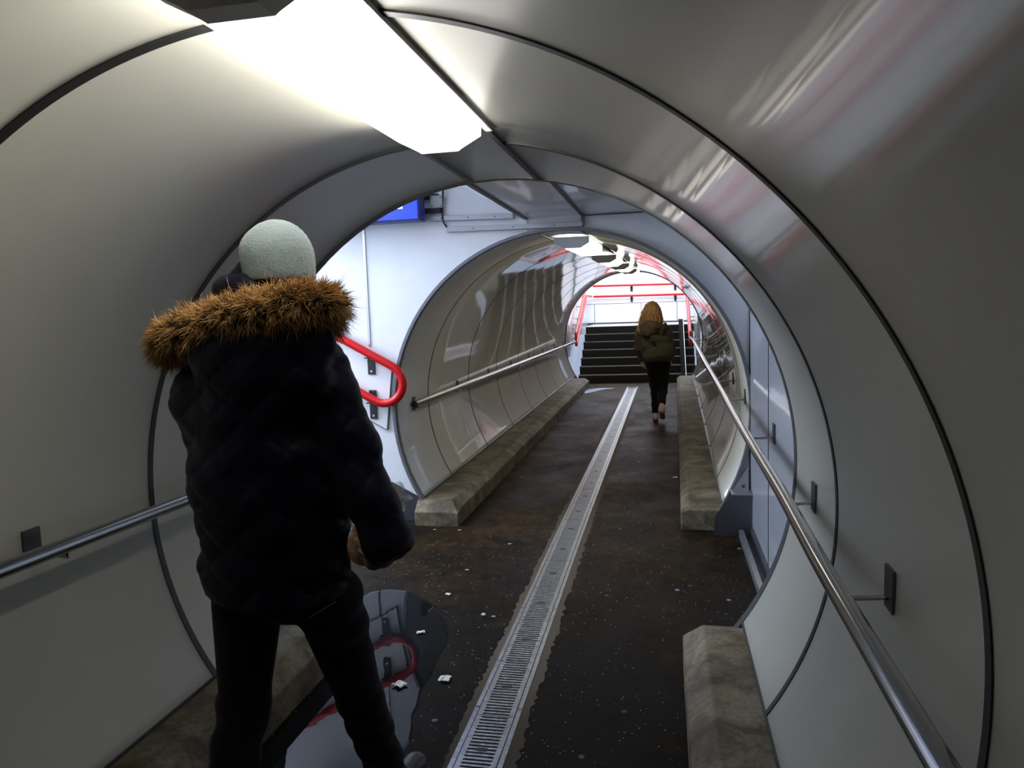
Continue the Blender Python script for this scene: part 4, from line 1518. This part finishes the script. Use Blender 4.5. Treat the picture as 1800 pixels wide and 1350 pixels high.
K.cone(q(1150, 560, -.09), q(1160, 572, -.12), .07, .04, .03, (1, .6, 1))
K.ell(hd + Vector((0, .09, -.03)), (.055, .05, .09), .02, 'd')
K.mod(lambda x, y, z: .006 * np.sin(x * 130 + np.sin(z * 26) * 2.0) + .004 * np.sin(x * 60 + z * 40))
ho = K.mesh('hair', plain('hair_base', (.36, .17, .06), .5), wm, 1)
n = 2600
th_ = rng.uniform(PI * .98, PI * 2.02, n); el_ = rng.uniform(.05, 1.45, n)
r0 = np.stack([.094 * np.cos(th_) * np.cos(el_), .105 * np.sin(th_) * np.cos(el_) - .012, .099 * np.sin(el_) + .018], 1) + V3(hd)
tgt = np.stack([hd.x + .125 * np.cos(th_) + rng.normal(0, .025, n) - .02, hd.y - .07 - .07 * np.abs(np.sin(th_)), hd.z - .25 + rng.normal(0, .03, n)], 1)
# polylines from the crown over the shell and down the back
vs = []; fs = []; tones = []
for i in range(n):
    a = r0[i]; b = tgt[i]
    m1 = np.array([hd.x + .125 * math.cos(th_[i]), hd.y - .015 + .125 * math.sin(th_[i]), hd.z + .03])
    ph = rng.uniform(0, 6.28); tn_ = np.clip(rng.normal(.35, .22), 0, 1)
    pts_ = []
    for k in range(8):
        t = k / 7
        p = a * (1 - t) ** 2 + 2 * m1 * t * (1 - t) + b * t * t
        p = p + np.array([math.sin(t * 9 + ph), math.cos(t * 8 + ph), 0]) * .010 * t
        pts_.append(p)
    b0 = len(vs)
    for k, p in enumerate(pts_):
        w = .0022 * (1 - (k / 7) ** 3 * .8)
        vs += [tuple(p + (-w, 0, 0)), tuple(p + (w, 0, 0)), tuple(p + (0, -w * 1.2, 0))]
        tones += [min(1, tn_ + .5 * (k / 7) ** 1.5)] * 3
    for k in range(7):
        for j in range(3):
            a_, b_i = b0 + 3 * k + j, b0 + 3 * k + (j + 1) % 3
            fs.append((a_, b_i, b_i + 3, a_ + 3))
me = bpy.data.meshes.new('hair_strands'); me.from_pydata(vs, [], fs); me.polygons.foreach_set('use_smooth', [True] * len(fs))
at_ = me.attributes.new('tone', 'FLOAT', 'POINT'); at_.data.foreach_set('value', tones)
link('hair_strands', me, HAIR, ho)

bag = thing('shoulder_bag', 'olive canvas bag hanging on the back of the auburn haired person', 'bag', tuple(q(1157, 630, -.2)))
G = SDF((.25, YG - .45, .6), (1.05, YG + .2, 1.4), .009)
ca, cb = q(1141, 626, -.225), q(1172, 618, -.225)
G.cone(ca, cb, .085, .105, .03, (1, .7, 1)); G.cone(q(1150, 596, -.21), q(1168, 600, -.21), .06, .07, .05, (1, .6, 1))
G.mod(lambda x, y, z: .005 * np.sin(z * 55 + x * 30) * np.sin(x * 35))
G.mesh('pouch', OLIVE_B, bag, 1)
mb = MB()
sp = smooth_path([q(1158, 598, -.22), q(1163, 582, -.17), q(1168, 571, -.09), q(1170, 568, .0), q(1171, 576, .09)], 5)
for a, b in zip(sp[:-1], sp[1:]):
    mb.bar(a, b, .030, .006, (0, -1, .3))
mb.build('strap', OLIVE_B, bag)
mb = MB(); p = q(1147, 594, -.235); mb.box(p.x - .02, p.x + .02, p.y - .01, p.y + .01, p.z - .015, p.z + .015); mb.build('buckle', MATS['black'], bag, bevel=.003)
